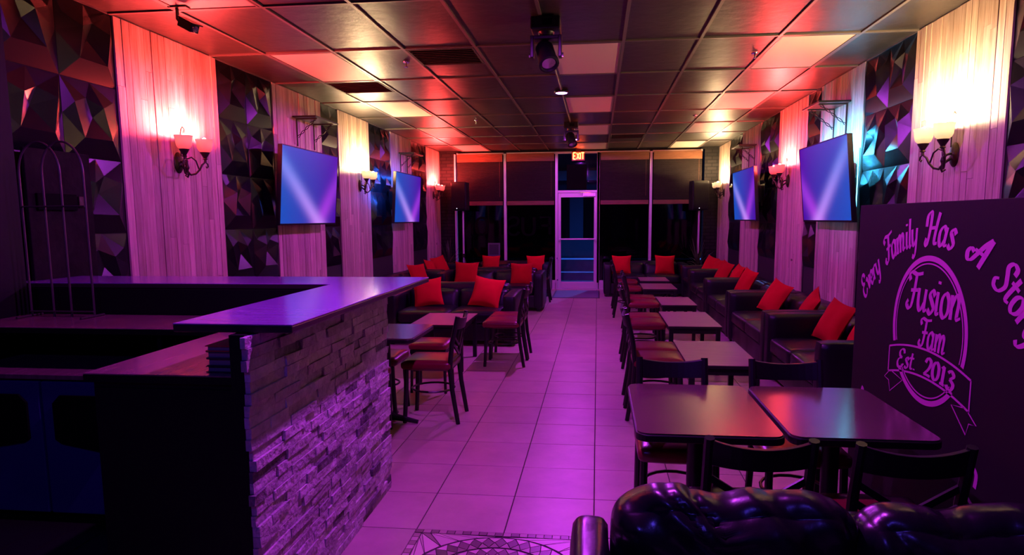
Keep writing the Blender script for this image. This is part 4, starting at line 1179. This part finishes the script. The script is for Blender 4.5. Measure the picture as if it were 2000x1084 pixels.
# ================================================================== SPEAKERS, PLANTS, MAT
def speaker(label, x, y, z, yaw):
    t = thing('loudspeaker', label, 'speaker', (x, y, z), R(yaw), 'loudspeakers on stands')
    mb = MB().prism([(-.17, -.16), (.17, -.16), (.12, .16), (-.12, .16)], 0, .58); mb.build('cabinet', 'speaker_black', t, bevel=.02)
    MB().box(-.15, .15, -.172, -.160, .03, .55).build('grille', 'speaker_grille', t, bevel=.01)
    MB().lathe([(.0, 0), (.008, 0), (.008, .004), (.0, .005)], (-.03, -.173, .045), 8, (0, -1, 0)).build('badge', 'pilot_white', t)
    return t
def stand(label, x, y, h):
    t = thing('speaker_stand', label, 'stand', (x, y, 0), 0, 'speaker stands')
    MB().tube([(0, 0, .12), (0, 0, h)], .019, 10).build('pole', 'aluminium', t, smooth=True)
    MB().lathe([(.03, .70), (.03, .78)], (0, 0, 0), 10).build('collar', 'black_metal', t, smooth=True)
    for k in range(3):
        a = R(90 + 120 * k)
        MB().tube([(0, 0, .72), (.26 * math.cos(a), .26 * math.sin(a), .012)], .011, 6).build('leg', 'black_metal', t, smooth=True)
    return t
stand('speaker stand in the right window corner', 2.0, 13.58, 1.63); speaker('black loudspeaker high in the right window corner', 1.955, 13.52, 1.632, 14)
stand('speaker stand in the left window corner', -2.76, 13.58, 1.66); speaker('black loudspeaker high in the left window corner', -2.78, 13.52, 1.662, -10)
def plant(label, x, y, seed, n=26, hh=1.0):
    rn = random.Random(seed)
    t = thing('spiky_plant', label, 'plant', (x, y, 0), 0, 'spiky potted plants in the corners')
    MB().lathe([(.0, 0), (.10, 0), (.14, .30), (.15, .32), (.13, .32), (.125, .29), (.0, .29)], (0, 0, 0), 14).build('pot', 'pot', t, smooth=True)
    MB().lathe([(.0, .29), (.12, .291), (.0, .295)], (0, 0, 0), 12).build('soil', 'soil', t)
    MB().tube([(0, 0, .28), (.01, 0, .5), (0, .01, .62)], [.022, .018, .015], 8).build('trunk', 'soil', t, smooth=True)
    for k in range(n):
        a = rn.uniform(0, 6.283); el = rn.uniform(.25, 1.35); ln = rn.uniform(.45, .78) * hh
        base = Vector((0, 0, rn.uniform(.52, .62))); dr = Vector((math.cos(a) * math.cos(el) * .75, math.sin(a) * math.cos(el) * .5, math.sin(el)))
        sd = dr.cross(Vector((0, 0, 1))).normalized(); mb = MB(); vs = []
        for q in range(6):
            f = q / 5; p = base + dr * ln * f + Vector((0, 0, -.22 * f * f * math.cos(el) * ln)); w = .016 * (1 - f) ** .6 * (.5 + min(1, f * 4) * .5) + .0008
            vs += [p - sd * w, p + Vector((0, 0, .003 + .003 * (1 - f))), p + sd * w]
        fs = []
        for q in range(5):
            o = q * 3; fs += [(o, o + 1, o + 4, o + 3), (o + 1, o + 2, o + 5, o + 4)]
        mb.add(vs, fs); mb.build('leaf', 'leaf', t, smooth=True, auto=80)
    return t
plant('spiky potted plant in the right window corner below the speaker', 1.93, 13.20, 3, hh=.95)
plant('spiky potted plant in the left window corner', -3.0, 13.22, 5, hh=.85)
t = thing('door_mat', 'grey door mat on the tiles inside the glass door', 'mat', (-.40, 13.1, 0))
MB().box(-.43, .43, -.62, .62, .001, .010).build('pile', 'mat_grey', t, bevel=.003)
MB().box(-.45, .45, -.64, .64, .0005, .005).build('border', 'table_edge', t)

# ================================================================== CEILING FITTINGS
def moving_light(label, x, y, sc, tilt):
    t = thing('moving_head_light', label, 'stage light', (x, y, ZC), 0, 'black moving head lights under the ceiling')
    t.scale = (sc, sc, sc)
    MB().box(-.105, .105, -.105, .105, -.095, -.006).build('base', 'black_metal', t, bevel=.01)
    MB().lathe([(.05, -.12), (.06, -.095)], (0, 0, 0), 14).build('swivel', 'black_metal', t, smooth=True)
    yk = MB().box(-.10, .10, -.035, .035, -.145, -.12)
    for s in (-1, 1): yk.box(s * .10 - .012, s * .10 + .012, -.04, .04, -.27, -.12)
    yk.build('yoke', 'black_metal', t, bevel=.004)
    ax = Vector((.25, -math.sin(R(tilt)), -math.cos(R(tilt)))).normalized(); c = Vector((0, 0, -.25))
    hd = MB().lathe([(.0, -.10), (.05, -.10), (.066, -.07), (.066, .05), (.074, .07), (.074, .10), (.06, .105), (.055, .09), (.0, .088)], c, 18, ax)
    h = hd.build('head', 'speaker_black', t, smooth=True)
    MB().lathe([(.0, .090), (.05, .092), (.0, .101)], c, 14, ax).build('lens', 'chrome', h, smooth=True)
    for s in (-1, 1): MB().lathe([(.0, 0), (.014, 0), (.014, .012), (.0, .014)], (s * .112, 0, -.25), 10, (s, 0, 0)).build('knob', 'chrome', t, smooth=True)
    MB().box(-.02, .05, -.112, -.105, -.07, -.03).build('display', 'cooler_dark', t)
    return t
moving_light('black moving head light hanging nearest under the ceiling', -.375, 4.93, 1.0, 35)
moving_light('black moving head light hanging farther along the ceiling', -.40, 10.10, 1.0, 30)
cb = MB().tube([(-.41, 5.05, ZC - .012), (-.41, 10.0, ZC - .012)], .006, 6).build('power_cable', 'grid_bar', smooth=True)
tag(cb, 'thin cable along the ceiling between the two stage lights', 'cable')
def violet_lamp(label, y, power, x=-.41, col=VIOLET):
    t = thing('violet_spotlight', label, 'spotlight', (x, y, ZC), 0, 'violet ceiling spotlights')
    MB().lathe([(.0, -.004), (.075, -.004), (.082, -.016), (.080, -.028), (.070, -.030), (.068, -.022), (.0, -.021)], (0, 0, 0), 22).build('housing', 'black_metal', t, smooth=True)
    MB().lathe([(.0, -.024), (.066, -.024), (.060, -.032), (.0, -.034)], (0, 0, 0), 22).build('lens', 'led_violet', t, smooth=True)
    light('violet_beam', 'SPOT', (0, 0, -.045), power, col, t, .035, (0, 0, 0), R(178), .12)
    return t
violet_lamp('glowing violet spotlight on the ceiling between the stage lights', 7.62, P_VIOLET)
violet_lamp('small glowing violet spotlight on the far ceiling near the EXIT sign', 12.05, P_VIOLET * .55)
violet_lamp('violet spotlight on the ceiling above the near end of the bar', 2.75, P_VIOLET)
violet_lamp('blue spotlight on the ceiling behind the viewer', -.6, 55.0, -.8, (.10, .05, 1.0))
t = thing('security_camera', 'black security camera on a bracket under the ceiling at left', 'camera', (-2.775, 4.33, ZC))
MB().box(-.07, .06, -.03, .03, -.012, -.003).build('mount_plate', 'black_metal', t, bevel=.003)
MB().tube([(-.02, 0, -.012), (-.02, 0, -.08), (.0, -.01, -.10), (.03, -.02, -.112)], .011, 8).build('bracket', 'black_metal', t, smooth=True)
a = Vector((.82, -.35, -.42)).normalized(); sd = a.cross(Vector((0, 0, 1))).normalized(); up = sd.cross(a)
MB().obox(Vector((.075, -.035, -.135)), a * .075, sd * .030, up * .028).build('body', 'black_metal', t, bevel=.006)
MB().obox(Vector((.085, -.04, -.105)) + a * .01, a * .090, sd * .036, up * .004).build('sun_hood', 'black_metal', t)
MB().lathe([(.0, 0), (.022, 0), (.020, .006), (.0, .005)], Vector((.075, -.035, -.135)) + a * .0755, 12, a).build('lens', 'chrome', t, smooth=True)
for x, y, lab in ((-1.73, 6.05, 'small sprinkler head left of the near square vent'), (1.345, 6.15, 'small sprinkler head right of the near middle light panel'), (1.34, 9.69, 'small sprinkler head by the second right light panel'), (-1.755, 9.69, 'small sprinkler head on the far left ceiling')):
    t = thing('sprinkler_head', lab, 'sprinkler', (x, y, ZC), 0, 'ceiling sprinkler heads')
    MB().lathe([(.0, -.002), (.032, -.002), (.028, -.010), (.0, -.011)], (0, 0, 0), 12).build('escutcheon', 'chrome', t, smooth=True)
    MB().tube([(0, 0, -.01), (0, 0, -.045)], .007, 6).build('stem', 'chrome', t, smooth=True)
    MB().lathe([(.0, -.045), (.018, -.046), (.018, -.049), (.0, -.05)], (0, 0, 0), 10).build('deflector', 'chrome', t, smooth=True)
